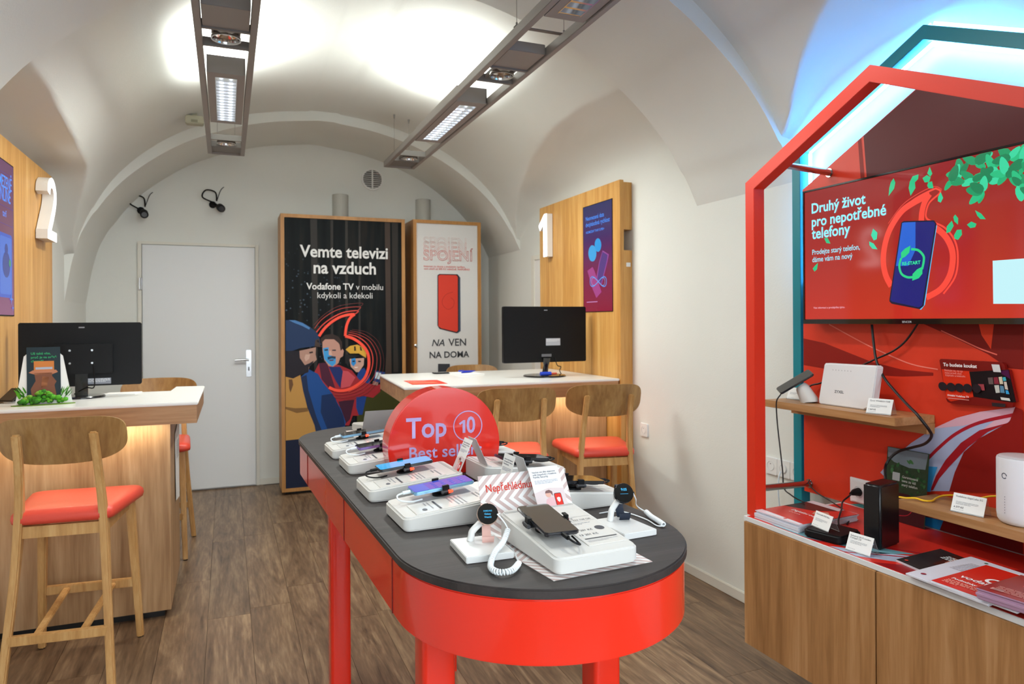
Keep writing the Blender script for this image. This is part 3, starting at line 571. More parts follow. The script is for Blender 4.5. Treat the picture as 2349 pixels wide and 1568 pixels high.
# ================================================================ LIGHT BEAMS
ALU=M('grey_aluminium','8f8883',.5,metal=.15); ALUD=M('grey_aluminium_dark','7a7571',.55,metal=.15)
LOUV=M('louvre_mirror','d4d8dc',.18,metal=1.); TUBE=M('tube_light','ffffff',.4,emit='f4f8ff',es=2.4)
UPT=M('uplight_tube_lit','ffffff',.4,emit='f4fffa',es=16.); UPT2=M('uplight_tube_near','e8ecec',.3)
def beamlight(xc,label):
    w=.1165; z0=2.5; h=.042; y0,y1=.55,5.225
    t=thing('pendant_light_beam',label,'ceiling light',(xc,(y0+y1)/2,z0),group='suspended light beams')
    for s in(-1,1):
        a,b=sorted((xc+s*w,xc+s*(w-.027))); MB().box(a,b,y0,y1,z0,z0+h).build('side_rail',ALU,t,bevel=.002)
    wi=w-.027
    MB().box(xc-wi,xc+wi,y1-.012,y1,z0,z0+h).build('end_plate',ALU,t)
    MB().box(xc-wi,xc+wi,5.0,y1-.012,z0+.012,z0+.016).build('end_tray',ALUD,t)
    for a,b,on in((1.35,2.435,False),(3.53,4.41,True)):
        # louvred lamp housing
        hx=wi-.006; lx=.048
        m=MB().box(xc-hx,xc-lx,a,b,z0+.004,z0+.009).box(xc+lx,xc+hx,a,b,z0+.004,z0+.009).box(xc-lx,xc+lx,a,a+.065,z0+.004,z0+.009).box(xc-lx,xc+lx,b-.045,b,z0+.004,z0+.009)
        m.box(xc-hx,xc-hx+.004,a,b,z0+.009,z0+.085).box(xc+hx-.004,xc+hx,a,b,z0+.009,z0+.085).box(xc-hx,xc+hx,a,a+.004,z0+.009,z0+.085).box(xc-hx,xc+hx,b-.004,b,z0+.009,z0+.085)
        hs=m.build('lamp_housing',ALU,t)
        g=MB().box(xc-lx,xc-lx+.003,a+.065,b-.045,z0+.003,z0+.05).box(xc+lx-.003,xc+lx,a+.065,b-.045,z0+.003,z0+.05); g.build('louvre_side',LOUV,hs)
        k=int((b-a-.11)/.05)
        for i in range(k+1):
            y=a+.067+i*(b-a-.114)/k
            MB().add([(xc-lx,y-.006,z0+.005),(xc+lx,y-.006,z0+.005),(xc+lx,y,z0+.04),(xc-lx,y,z0+.04),(xc-lx,y+.006,z0+.005),(xc+lx,y+.006,z0+.005)],[(0,1,2,3),(3,2,5,4),(0,4,5,1)]).build('louvre_blade',LOUV,hs)
        for s in(-1,1): MB().tube([(xc+s*.022,a+.07,z0+.052),(xc+s*.022,b-.05,z0+.052)],.008,10).build('fluorescent_tube',TUBE if on else M('tube_dim','e8ecf0',.3,emit='f4f8ff',es=.25),hs,smooth=True)
        MB().box(xc-lx,xc+lx,a+.065,b-.045,z0+.064,z0+.066).build('reflector',M('reflector_white','e8e8e8',.5),hs)
        # uplighting tubes lying open on top of the housing
        MB().tube([(xc,a+.05,z0+.10),(xc,b-.05,z0+.10)],.008,10).build('uplight_tube',UPT if on else UPT2,hs,smooth=True)
        if on: area('uplight',(xc,(a+b)/2,z0+.115),(0,0,1),.10,(b-a)*.85,UPW,(.95,1.0,.97),t,spread=math.radians(158))
        area('downlight_and_fill',(xc,(a+b)/2,z0-.004),(0,0,-1),.09,(b-a)*.82,DNW if on else FILL_NEAR,(.97,1.0,.96),t)  # under the unlit near housing this is an added fill for table and wall
    # gear plate and the two round spots
    MB().box(xc-wi+.004,xc+wi-.004,2.79,2.995,z0+.006,z0+.05).build('gear_box',ALU,t,bevel=.002)
    for yc in(3.095,4.90):
        f=MB().box(xc-wi,xc+wi,yc-.10,yc-.085,z0,z0+.035).box(xc-wi,xc+wi,yc+.085,yc+.10,z0,z0+.035).box(xc-.055,xc-.047,yc-.085,yc+.085,z0+.015,z0+.03).box(xc+.047,xc+.055,yc-.085,yc+.085,z0+.015,z0+.03)
        fr=f.build('spot_frame',ALUD,t)
        n=24; R=.058
        MB().lathe([(.030,.055),(.050,.03),(R,.008),(R,.0),(R-.006,.0),(R-.008,.006),(.048,.02),(.02,.042),(.012,.043)],n,(xc,yc,z0)).build('spot_reflector',M('spot_chrome','c8c4c0',.12,metal=1.),fr,smooth=True)
        MB().lathe([(.0,.020),(.012,.02),(.014,.035),(.0,.04)],12,(xc,yc,z0)).build('spot_bulb',M('bulb_glass','d8d0c8',.1,coat=1.),fr,smooth=True)
    for y in(2.65,5.14):
        for s in(-1,1):
            x=xc+s*.055 if y>5 else xc+s*(w-.01); zt=prof(x,.07)-.005 if y>3.064 else prof(x)-.005
            MB().tube([(x,y,z0+h),(x,y,zt)],.0012,5).build('suspension_wire',M('steel_wire','8e8c88',.4,metal=.6),t)
            MB().tube([(x,y,zt-.03),(x,y,zt)],[.004,.008],8).build('ceiling_anchor',M('steel_wire'),t,smooth=True)
            MB().tube([(x,y,z0+h),(x,y,z0+h+.02)],.004,6).build('wire_grip',M('steel_wire'),t)
        if y>5: MB().box(xc-wi,xc+wi,y-.01,y+.01,z0+h-.003,z0+h).build('hanger_bar',ALUD,t)
        else: MB().box(xc-w,xc+w,y-.01,y+.01,z0+h,z0+h+.004).build('hanger_bar',ALUD,t)
    return t
UPW,DNW,FILL_NEAR=13.,20.,12.
beamlight(.004,'grey suspended light beam on the side of the number 2 panel')
beamlight(1.2055,'grey suspended light beam on the side of the number 1 panel')
# ================================================================ DESKS
OAK=wood('oak_veneer',('8f6a45','ae8a62','c6a57e'),scale=(10,10,.6),rough=.42)
OAKH=wood('oak_veneer_flat',('87603c','a87c52','c0976c'),scale=(.6,10,10),rough=.42)
PANW=wood('oak_panel_warm',('b27a36','cb9650','ddb06c'),scale=(9,9,.5),rough=.4)
TOPW=M('desk_white','ecebe6',.28,coat=.2); LEDW=M('led_warm','ffffff',.5,emit='ffe6b4',es=6.)
def desk(name,label,out,body,led,front_y):
    x0=min(p[0] for p in out);y0=min(p[1] for p in out)
    t=thing(name,label,'desk',(body[0]+.1,body[2]+.1,0))
    MB().prism(out,.986,1.0).build('worktop',TOPW,t,bevel=.0035)
    ins=[]; 
    cx=sum(p[0] for p in out)/len(out); cy=sum(p[1] for p in out)/len(out)
    MB().prism([(x+(.006 if x<cx else -.006),y+(.006 if y<cy else -.006)) for x,y in out],.905,.986).build('wood_apron',OAKH,t)
    MB().box(*body,.035,.905).build('body',OAK,t,bevel=.001)
    MB().box(body[0]+.02,body[1]-.03,body[2]+.03,body[3]-.02,0,.035).build('plinth',M('plinth_black','191715',.6),t)
    MB().box(led[0],led[1],front_y-.075,front_y-.06,.899,.905).build('light_strip',LEDW,t)
    area('desk_strip_light',((led[0]+led[1])/2,front_y-.068,.896),(0,.4,-1),led[1]-led[0],.012,led[2],(1.0,.92,.72),t)
    return t
desk('service_desk','oak service desk with white top carrying the mossy leaflet stand',[(-.93,3.44),(-.12,3.44),(-.115,4.29),(-.262,4.31),(-.274,4.05),(-.93,4.05)],(-.925,-.243,3.60,4.24),(-.90,-.27,1.6),3.60)
desk('service_desk','wide oak service desk with white top behind the two stools',[(.872,3.70),(2.193,3.70),(2.193,4.70),(.94,4.70)],(1.06,2.19,3.86,4.60),(1.10,2.16,1.8),3.86)
# paper sheets hanging on the side of the left desk
PAP=M('paper_white','e9e9e6',.6)
t=thing('hanging_paper','white printed sheet hanging on the end of the left desk','paper',(-.243,3.98,.47))
mb=MB().add([(-.241,3.86,.80),(-.236,4.06,.84),(-.233,4.06,.45),(-.238,3.88,.47)],[(0,1,2,3)]); mb.add([(-.2405,3.86,.80),(-.2355,4.06,.84),(-.2325,4.06,.45),(-.2375,3.88,.47)],[(3,2,1,0)]); mb.build('sheet',PAP,t)
fr=Fr((-.2365,3.88,.5),(.03,1,0),(0,0,1))
textlines(fr,.02,.15,.26,9,.004,.006,.0012,'print',flatmat('8a8a92'),t,4)
# ================================================================ NUMBER PANELS
LIT=M('numeral_light','ffffff',.4,emit='ffffff',es=3.2); ACR=M('numeral_side','e4e2dd',.4)
def stroke_outline(pts,w,n=8):
    l,r=stroke_pts(pts,w,n); return [(p.x,p.y) for p in l]+[(p.x,p.y) for p in reversed(r)]
ONE=[[(.082,0),(.142,0),(.142,.31),(.098,.31),(.0,.235),(.025,.196),(.082,.238)]]
TWO=[stroke_outline([(.028,.245),(.040,.285),(.085,.308),(.135,.302),(.170,.268),(.172,.222),(.140,.165),(.085,.098),(.048,.052),(.030,.026)],.052),[(.005,0),(.205,0),(.205,.050),(.005,.050)]]
def numeral(shape,fr,u,v,parent,dep):
    mb=MB(); mf=MB(); top=.004+dep
    for k,q in enumerate(shape):
        q=[(a+u,b+v) for a,b in q]; n=len(q); t0=top-.0004*k
        mb.add([fr.p(a,b,.004) for a,b in q]+[fr.p(a,b,t0) for a,b in q],[tuple(range(n)),tuple(range(n,2*n))]+[(i,(i+1)%n,(i+1)%n+n,i+n) for i in range(n)])
        mf.add([fr.p(a,b,t0+.0012) for a,b in q],[tuple(range(n))])
    o=mb.build('numeral',ACR,parent); mf.build('lit_face',LIT,o)
    return o
t=thing('number_panel','tall oak wall panel behind the right monitor, with lit numeral one','wall panel',(2.24,4.27,0))
MB().box(2.195,2.222,3.692,4.863,.02,2.197).build('board',PANW,t,bevel=.001)
MB().box(2.222,2.286,3.705,4.85,.02,1.775).box(2.222,2.286,3.705,4.85,1.90,2.187).box(2.222,2.286,3.85,4.85,1.775,1.90).build('back_frame',PANW,t)
MB().box(2.245,2.275,3.704,3.7045,1.675,1.70).build('sticker',PAP,t)
MB().prism(circ(-3.74*-1,.962,.008,12),2.1925,2.195,'x').build('cable_cap',M('beige_plastic'),t)
s1=MB().box(2.192,2.195,3.777,4.160,1.405,2.098).build('screen',BLK,t)
def vgrad(name,stops,z0,z1,es,rough=.2):
    m=bpy.data.materials.new(name); m.use_nodes=True; nt=m.node_tree; L=nt.links; b=nt.nodes['Principled BSDF']
    b.inputs['Base Color'].default_value=(.01,.01,.012,1); b.inputs['Roughness'].default_value=rough
    g=nt.nodes.new('ShaderNodeNewGeometry'); sp=nt.nodes.new('ShaderNodeSeparateXYZ'); L.new(g.outputs['Position'],sp.inputs[0])
    mr=nt.nodes.new('ShaderNodeMapRange'); mr.inputs['From Min'].default_value=z0; mr.inputs['From Max'].default_value=z1; L.new(sp.outputs['Z'],mr.inputs[0])
    cr=nt.nodes.new('ShaderNodeValToRGB'); e=cr.color_ramp.elements; e[0].position=stops[0][0]; e[0].color=lin(stops[0][1]); e[1].position=stops[-1][0]; e[1].color=lin(stops[-1][1])
    for p,c in stops[1:-1]: k=e.new(p); k.color=lin(c)
    L.new(mr.outputs[0],cr.inputs[0]); L.new(cr.outputs[0],b.inputs['Emission Color']); b.inputs['Emission Strength'].default_value=es
    return m
SCR1=vgrad('screen_gradient',[(0,'a0203c'),(.35,'8a1c50'),(.7,'4a2a70'),(1,'2c3068')],1.40,2.10,.8)
f1=fx(2.192)
poly(f1,[(-4.154,1.409),(-3.781,1.409),(-3.781,2.094),(-4.154,2.094)],.0004,'picture',SCR1,s1)
SB=flatmat('4a96ff',1.); 
text(f1,'Neomezená data',-4.119,2.002,.241,SB,s1,d=.001,bold=.01,hk=1.1); text(f1,'dvojnásobná rychlost',-4.12,1.962,.314,SB,s1,d=.001,bold=.01,hk=1.1)
text(f1,'NEOMEZENÝ TARIF SUPER+',-4.117,1.918,.242,SB,s1,d=.001,bold=.01,hk=1.1)
bars(f1,[(-4.112,1.468,-3.967,1.473)],.001,'small_print',flatmat('c890c8',1.),s1)
art('screen1',f1,s1,.0012,.0003,flip=True,es=.9)
numeral(ONE,fx(2.195),-4.772,1.815,t,.045)
t=thing('number_panel','tall oak wall panel at the left edge of the view, with lit numeral two','wall panel',(-.96,4.1,0))
MB().box(-.957,-.93,3.35,4.765,.02,2.197).build('board',PANW,t,bevel=.001)
MB().box(-.999,-.957,3.36,4.75,.02,2.187).build('back_frame',PANW,t)
s2=MB().box(-.93,-.927,3.585,3.962,1.387,2.09).build('screen',BLK,t)
f2=fxp(-.927); SCR2=vgrad('screen_gradient_two',[(0,'8a3070'),(.4,'7a2a58'),(1,'6a2c66')],1.387,2.09,.75)
poly(f2,[(3.590,1.392),(3.955,1.392),(3.955,2.085),(3.590,2.085)],.0004,'picture',SCR2,s2)
text(f2,'NEOMEZENĚ',3.62,1.965,.305,SB,s2,d=.001,bold=.01,hk=1.5); text(f2,'ONLINE',3.70,1.905,.205,SB,s2,d=.001,bold=.01,hk=1.5); text(f2,'tarif',3.78,1.835,.06,SB,s2,d=.001,hk=1.2)
for z in (2.03,1.88,1.80,1.69): bars(f2,[(3.60,z,3.945,z+.0025)],.0009,'rule',flatmat('5a3aa0',.8),s2)
ph=poly(f2,rrect(3.72,3.925,1.47,1.76,.02),.0012,'phone_picture',flatmat('2f5ad0',.8),s2)
poly(f2,rrect(3.735,3.912,1.485,1.745,.012),.0015,'phone_picture',flatmat('4878e0',.8),s2)
poly(f2,circ(3.83,1.62,.06,14),.0018,'figure_picture',flatmat('2a3ea0',.7),s2); poly(f2,circ(3.83,1.69,.025,14),.002,'figure_picture',flatmat('2a3ea0',.7),s2); poly(f2,circ(3.885,1.63,.018,10),.0021,'figure_picture',flatmat('3aa070',.7),s2)
for cx,cz,r in((3.905,1.465,.03),(3.93,1.425,.018)): poly(f2,[(cx,cz+r),(cx+r*.2,cz+r*.2),(cx+r,cz),(cx+r*.2,cz-r*.2),(cx,cz-r),(cx-r*.2,cz-r*.2),(cx-r,cz),(cx-r*.2,cz+r*.2)],.0024,'sparkle',flatmat('3a78d8',1.),s2)
numeral(TWO,fxp(-.93),4.365,1.80,t,.055)
# ================================================================ BAR STOOLS
STW=wood('stool_oak',('a87840','c4955a','d8ae74'),scale=(12,12,1.2),rough=.4,coat=.1); STB=wood('stool_ply',('7b542d','98703f','b08a54'),scale=(9,9,.8),rough=.42)
REDL=M('red_leather','dc4a38',.38,coat=.15,bump=.12,bscale=240.)
def stool_parts():
    P=[]
    # seat cushion: rounded trapezoid, domed
    out=[]
    def corner(cx,cy,r,a0):
        for i in range(7): 
            a=math.radians(a0+90*i/6); out.append((cx+r*math.cos(a),cy+r*math.sin(a)))
    corner(.165,.165,.045,0); corner(-.165,.165,.045,90); corner(-.132,-.155,.04,180); corner(.132,-.155,.04,270)
    mb=MB(); n=len(out); rings=[(.90,.612),(.985,.618),(1.0,.632),(.985,.648),(.94,.658),(.80,.664),(.5,.667),(.15,.668)]
    vs=[];
    for s,z in rings: vs+=[(x*s,y*s,z) for x,y in out]
    fs=[]
    for k in range(len(rings)-1): fs+=[(k*n+i,k*n+(i+1)%n,(k+1)*n+(i+1)%n,(k+1)*n+i) for i in range(n)]
    fs+=[tuple(range(n-1,-1,-1)),tuple((len(rings)-1)*n+i for i in range(n))]
    P.append(('seat',mb.add(vs,fs).build('seat',REDL,mesh_only=True,smooth=True,angle=60)))
    # curved plywood backrest
    def bp(a):   # outline, wide with big lower corners
        w,ht,hb=.212,.088,.088
        c,s_=math.cos(a),math.sin(a); e=.52 if s_>0 else .72
        x=w*math.copysign(abs(c)**(.62 if s_<0 else .45),c); z=(ht if s_>0 else hb)*math.copysign(abs(s_)**e,s_)
        return x,z
    N=64; A=[bp(2*math.pi*i/N) for i in range(N)]; R=[1.,.85,.65,.4,.15]
    def cv(x): return .075*(x/.21)**2
    def yl(z): return -.045*(z/.17)
    vs=[];fs=[];zc=.922;yc=-.225
    for side,th in((0,-.006),(1,.006)):
        for s in R: vs+=[(x*s,yc+cv(x*s)+yl(z*s)+th,zc+z*s) for x,z in A]
    K=len(R)
    for side in(0,1):
        b=side*K*N
        for k in range(K-1): fs+=[(b+k*N+i,b+k*N+(i+1)%N,b+(k+1)*N+(i+1)%N,b+(k+1)*N+i) for i in range(N)]
        fs.append(tuple(b+(K-1)*N+i for i in range(N)))
    fs+=[(i,(i+1)%N,K*N+(i+1)%N,K*N+i) for i in range(N)]
    P.append(('backrest',MB().add(vs,fs).build('backrest',STB,mesh_only=True,smooth=True,angle=50)))
    for s in(-1,1):
        mb=MB().beam((s*.185,.215,0),(s*.160,.150,.61),.026,.026,(1,0,0),.034,.034); P.append(('leg',mb.build('leg',STW,mesh_only=True,bevel=.005)))
        pts=[(s*.178,-.255,0),(s*.150,-.195,.40),(s*.138,-.178,.62),(s*.128,-.205,.80),(s*.122,-.252,.955)]
        q=smoothpath(pts,4); mb=MB(); vs=[];fs=[]
        for k,p in enumerate(q):
            tt=k/(len(q)-1); wx=.028; wy=.026+.016*math.exp(-((p.z-.58)/.12)**2)
            vs+=[(p.x+i*wx/2,p.y+j*wy/2,p.z) for i,j in((-1,-1),(1,-1),(1,1),(-1,1))]
        for k in range(len(q)-1): fs+=[(k*4+i,k*4+(i+1)%4,k*4+4+(i+1)%4,k*4+4+i) for i in range(4)]
        fs+=[(3,2,1,0),tuple((len(q)-1)*4+i for i in range(4))]
        P.append(('rear_leg',mb.add(vs,fs).build('rear_leg',STW,mesh_only=True,bevel=.005)))
        P.append(('seat_rail',MB().beam((s*.150,.145,.59),(s*.138,-.165,.585),.018,.04,(1,0,0)).build('seat_rail',STW,mesh_only=True)))
    P.append(('seat_rail',MB().box(-.15,.15,.145,.163,.57,.612).build('seat_rail',STW,mesh_only=True)))
    P.append(('seat_rail',MB().box(-.13,.13,-.183,-.165,.565,.608).build('seat_rail',STW,mesh_only=True)))
    P.append(('footrest',MB().box(-.176,.176,.186,.206,.225,.262).build('footrest',STW,mesh_only=True,bevel=.003)))
    P.append(('stretcher',MB().box(-.162,.162,-.236,-.214,.195,.23).build('stretcher',STW,mesh_only=True,bevel=.003)))
    for s in(-1,1): P.append(('footrest_bar',MB().beam((s*.075,-.216,.215),(s*.085,.188,.245),.026,.014,(1,0,0)).build('footrest_bar',STW,mesh_only=True,bevel=.003)))
    for x,y in((-.185,.215),(.185,.215),(-.178,-.255),(.178,-.255)): P.append(('foot_glide',MB().lathe([(.012,0),(.012,.006)],10,(x,y,0)).build('foot_glide',BLK,mesh_only=True)))
    return P
SP=stool_parts()
for x,y,a,lab in((-.555,3.235,-5,'oak bar stool with red seat at the left desk, nearest the viewer'),(1.93,3.53,-11,'oak bar stool with red seat nearest the side wall socket'),
    (1.42,3.55,-9,'oak bar stool with red seat partly hidden behind the round red sign'),(1.76,5.02,180,'bar stool behind the right desk, only its backrest top showing'),(-.395,4.66,176,'bar stool behind the left desk, in front of the grey door')):
    t=thing('bar_stool',lab,'bar stool',(x,y,0),math.radians(a),'oak bar stools with red seats',world=False)
    for nm,me in SP:
        o=bpy.data.objects.new(nm,me); COL.objects.link(o); o.parent=t
# ================================================================ MONITORS (seen from behind)
GLB=M('gloss_black','0e0e10',.18,coat=.5)
def monitor(label,cx,cy,x0,x1,z0,z1,rz,base_r,neck,plate):
    t=thing('computer_monitor',label,'monitor',(cx,cy,1.0),math.radians(rz),'computer monitors',world=False)
    a,b,c,e=x0-cx,x1-cx,z0-1.0,z1-1.0; m=(a+b)/2
    q=rrect(a,b,c,e,.008,3)
    MB().prism(q,-.012,.02,'y').build('back_shell',BLK,t,bevel=.005)
    MB().box(a+.012,b-.012,.0202,.021,c+.014,e-.012).build('screen',M('screen_off','08080a',.1),t)
    if plate: MB().prism(rrect(m-.13,m+.13,c+.06,e-.10,.006,3),-.042,-.012,'y').build('rear_housing',BLK,t,bevel=.006)
    lx=m+(.02 if plate else 0)
    fr=Fr((0,-.0125,0),(1,0,0),(0,0,1)); dd=.030 if plate else .0
    bars(fr,[(lx,c+(.008 if plate else .105),lx+.10,c+(.036 if plate else .15))],.0006,'rating_label',flatmat('8d909a' if plate else 'b4b8c0'),t)
    textlines(fr,lx+.005,lx+.095,c+(.033 if plate else .145),3,.003,.003,.001,'label_print',flatmat('e4e6ea'),t,2)
    bars(fr,[(m-.012,e-.026,m+.012,e-.020)],.0006,'maker_mark',flatmat('9a9a9e'),t)
    if plate:
        for sx in(-.075,.075):
            for sz in(c+.11,e-.13): MB().lathe([(.005,0),(.005,.002)],8,(m+sx*.6,-.042,sz),'y').build('screw',CHR,t)
    bz=.01
    MB().lathe([(base_r,0),(base_r,.006),(base_r*.96,.010),(.03,.012)],40,(m,.01,0)).build('base',GLB,t,smooth=True,angle=30)
    if neck=='round': MB().tube([(m,.005,.01),(m,.0,.03),(m,-.012,.07),(m,-.018,c+.03)],[.032,.018,.016,.03],14).build('neck',GLB,t,smooth=True)
    else: MB().box(m-.026,m+.026,-.034,-.014,.008,c+.09).build('neck',GLB,t,bevel=.004)
    MB().tube(smoothpath([(m+.06,-.014,c+.03),(m+.07,-.03,c-.02),(m+.10,-.02,.06),(m+.13,.06,.03),(m+.16,.10,.005)],5) if neck=='round' else smoothpath([(m+.05,-.045,c+.10),(m+.055,-.06,c),(m+.02,-.05,.05),(m-.03,-.02,.02)],5),.0028,6).build('cable',BLK,t,smooth=True)
    if neck=='round': MB().box(m-.03,m+.035,-.02,-.011,c+.035,c+.052).build('connector_bay',M('port_grey','6d6f74',.5),t)
    return t
monitor('black monitor seen from behind on the right desk',1.90,4.05,1.575,2.145,1.09,1.44,0,.135,'round',False)
monitor('wide black monitor seen from behind on the left desk',-.63,3.86,-.885,-.385,1.055,1.355,3,.095,'flat',True)
# things on the right desk
def sheet(name,label,cat,pts,z,th,mat,extra=None):
    c=(sum(p[0] for p in pts)/len(pts),sum(p[1] for p in pts)/len(pts))
    t=thing(name,label,cat,(c[0],c[1],z)); MB().prism(pts,z,z+th).build('sheet',mat,t)
    if extra: extra(t,z+th)
    return t
def lf(t,z):
    fr=Fr((.953,3.844,z),(.98,.1,0),(-.1,.98,0))
    poly(fr,[(.02,.03),(.17,.03),(.17,.12),(.02,.12)],.0004,'picture',flatmat('e86a50'),t); textlines(fr,.02,.15,.20,4,.006,.008,.0006,'print',flatmat('f0c8b8'),t,8)
sheet('leaflet','red leaflet lying on the front edge of the right desk','leaflet',[(.953,3.835),(1.150,3.815),(1.165,4.085),(.97,4.115)],1.0005,.0008,flatmat('cf3a28'),lf)
sheet('notepad','white notepad under blue pens on the right desk','notepad',[(1.40,4.33),(1.565,4.36),(1.545,4.60),(1.385,4.57)],1.0005,.006,PAP)
for k,(a,b) in enumerate((((1.44,4.46),(1.53,4.50)),((1.43,4.50),(1.54,4.47)))):
    t=thing('pen',('blue pen lying under another on the white notepad','blue pen lying across another on the white notepad')[k],'pen',(sum(p[0] for p in(a,b))/2,4.48,1.006),group='blue pens on the notepad')
    z=1.0105+k*.008; MB().tube([(a[0],a[1],z),(b[0]-.02,b[1]-.004,z),(b[0],b[1],z)],[.004,.004,.0015],8).build('barrel',M('pen_blue','2038b8',.3),t,smooth=True)
    MB().tube([(a[0]+.001,a[1],z+.004),(a[0]+.04,a[1]+.01,z+.006)],.0014,5).build('clip',M('pen_blue'),t)
t=thing('dark_phone','black phone lying flat behind the notepad on the right desk','phone',(1.33,4.58,1.0)); MB().prism(rrect(1.28,1.385,4.55,4.62,.01,3),1.0005,1.0085).build('body',BLK,t,bevel=.002); MB().prism(rrect(1.283,1.382,4.553,4.617,.008,3),1.0086,1.009).build('screen',GLB,t)
t=thing('cable_reel','blue and red wound USB cable at the foot of the right monitor','cable',(1.83,3.965,1.01))
MB().tube([(1.79,3.97,1.024),(1.86,3.965,1.024)],.012,10).build('blue_winding',M('usb_blue','1e3fb8',.4),t,smooth=True); MB().tube([(1.862,3.965,1.022),(1.90,3.97,1.022)],.007,8).build('red_plug',M('usb_red','c8503a',.4),t,smooth=True)
# things on the left desk
t=thing('leaflet_stand','white card stand with a mossy stump picture on the left desk','leaflet holder',(-.73,3.62,1.0))
fr=Fr((-.735,3.60,1.0),(.985,.17,0),(-.06,.25,1))
def slab(fr,pts,d0,d1,name,mat,parent,bevel=0.):
    n=len(pts); mb=MB().add([fr.p(a,b,d0) for a,b in pts]+[fr.p(a,b,d1) for a,b in pts],[tuple(range(n)),tuple(range(n,2*n))]+[(i,(i+1)%n,(i+1)%n+n,i+n) for i in range(n)]); return mb.build(name,mat,parent,bevel=bevel)
slab(fr,[(-.105,.0),(.105,.0),(.072,.215),(.055,.232),(-.055,.232),(-.072,.215)],-.004,0,'white_back',PAP,t)
slab(fr,[(-.062,.02),(.062,.02),(.062,.255),(-.062,.255)],.0005,.0025,'dark_card',flatmat('1c2c34'),t)
GT=flatmat('2fa866'); 
for i,sx in enumerate(('Už také víte,','proč je na světě','choroš?')): text(fr,sx,-.046,.222-i*.017,(.072,.094,.045)[i],GT,t,d=.003,bold=.015)
for nm,c,pp in(('stump','7a4a34',[(-.045,.04),(.045,.04),(.038,.085),(.046,.10),(.03,.125),(.03,.14),(-.035,.14),(-.03,.105),(-.048,.07)]),('bracket_fungus','b87858',[(-.055,.142),(-.03,.132),(.03,.132),(.052,.142),(.045,.152),(-.04,.152)]),
    ('case_art','c87a3a',[(-.036,.152),(.038,.152),(.038,.192),(-.036,.192)]),('case_art','2c2c2a',[(-.030,.170),(.032,.170),(.032,.187),(-.030,.187)]),('case_art','a8b0c0',[(-.030,.155),(.032,.155),(.032,.165),(-.030,.165)]),('stump_light','c07a50',[(-.012,.07),(.01,.08),(.02,.12),(-.005,.125)])):
    slab(fr,pp,.0027,.0034 if nm!='case_art' else .0036+.0004*random.random(),nm,flatmat(c),t)
MOSS=[M('moss_green_%d'%i,c,.9,bump=.8,bscale=160.) for i,c in enumerate(('3f8a1c','58a828','2f6a18','7aa838'))]
rr=random.Random(5)
MB().prism([(-.735+.115*math.cos(a)*1.0,3.60-.012+.028*math.sin(a)+.02*math.cos(a)) for a in [i*math.pi/10 for i in range(20)]],1.0002,1.0035).build('base_card',M('moss_base','6a8a2c',.8,bump=.5,bscale=120.),t)
for i in range(70):
    u=-.085+.17*rr.random(); h=.006+.05*rr.random()*(1-abs(u)/.12); p=fr.p(u,h,.012+.012*rr.random()); R=.006+.007*rr.random()
    m=bmesh.new(); bmesh.ops.create_icosphere(m,subdivisions=2,radius=R)
    vs=[]
    for v in m.verts: v.co*=1+.25*rr.uniform(-1,1); v.co.z*=.8
    mb=MB().add([tuple(v.co+p) for v in m.verts],[tuple(v.index for v in f.verts) for f in m.faces]); m.free()
    mb.v=[(a,b,max(c,1.001)) for a,b,c in mb.v]
    mb.build('moss_clump',MOSS[i%4],t,smooth=True,angle=80)
for i in range(26):   # small fern fronds at both edges
    s=-1 if i%2 else 1; b0=fr.p(s*(.06+.03*rr.random()),.02+.035*rr.random(),.015); d=Vector((s*.5+rr.uniform(-.3,.3),rr.uniform(-.3,.1),.6+rr.random()*.6)).normalized()*.032; sd=Vector((.3,-.1,.2)).normalized()*.004
    MB().add([b0-sd,b0+sd,b0+d*.6+sd*.9,b0+d,b0+d*.6-sd*.9],[(0,1,2,3,4)]).build('fern_leaf',MOSS[i%3],t)
t=thing('tablet_stand','small dark card terminal beside the left wall panel','terminal',(-.885,3.74,1.0))
MB().prism(circ(-.885,3.74,.035,16),1.0002,1.008).build('foot',M('foot_clear','9a9894',.3),t)
MB().beam((-.885,3.75,1.008),(-.882,3.755,1.022),.02,.02).build('post',DG,t); MB().beam((-.905,3.715,1.010),(-.868,3.775,1.060),.07,.010,(1,-.6,0)).build('body',M('terminal_brown','3a332c',.3),t,bevel=.003)
t=thing('paper_sheet','white sheet on the left desk behind the monitor','paper',(-.47,4.0,1.0)); MB().prism([(-.56,3.93),(-.42,3.92),(-.40,4.04),(-.55,4.04)],1.0005,1.004).build('sheet',PAP,t)
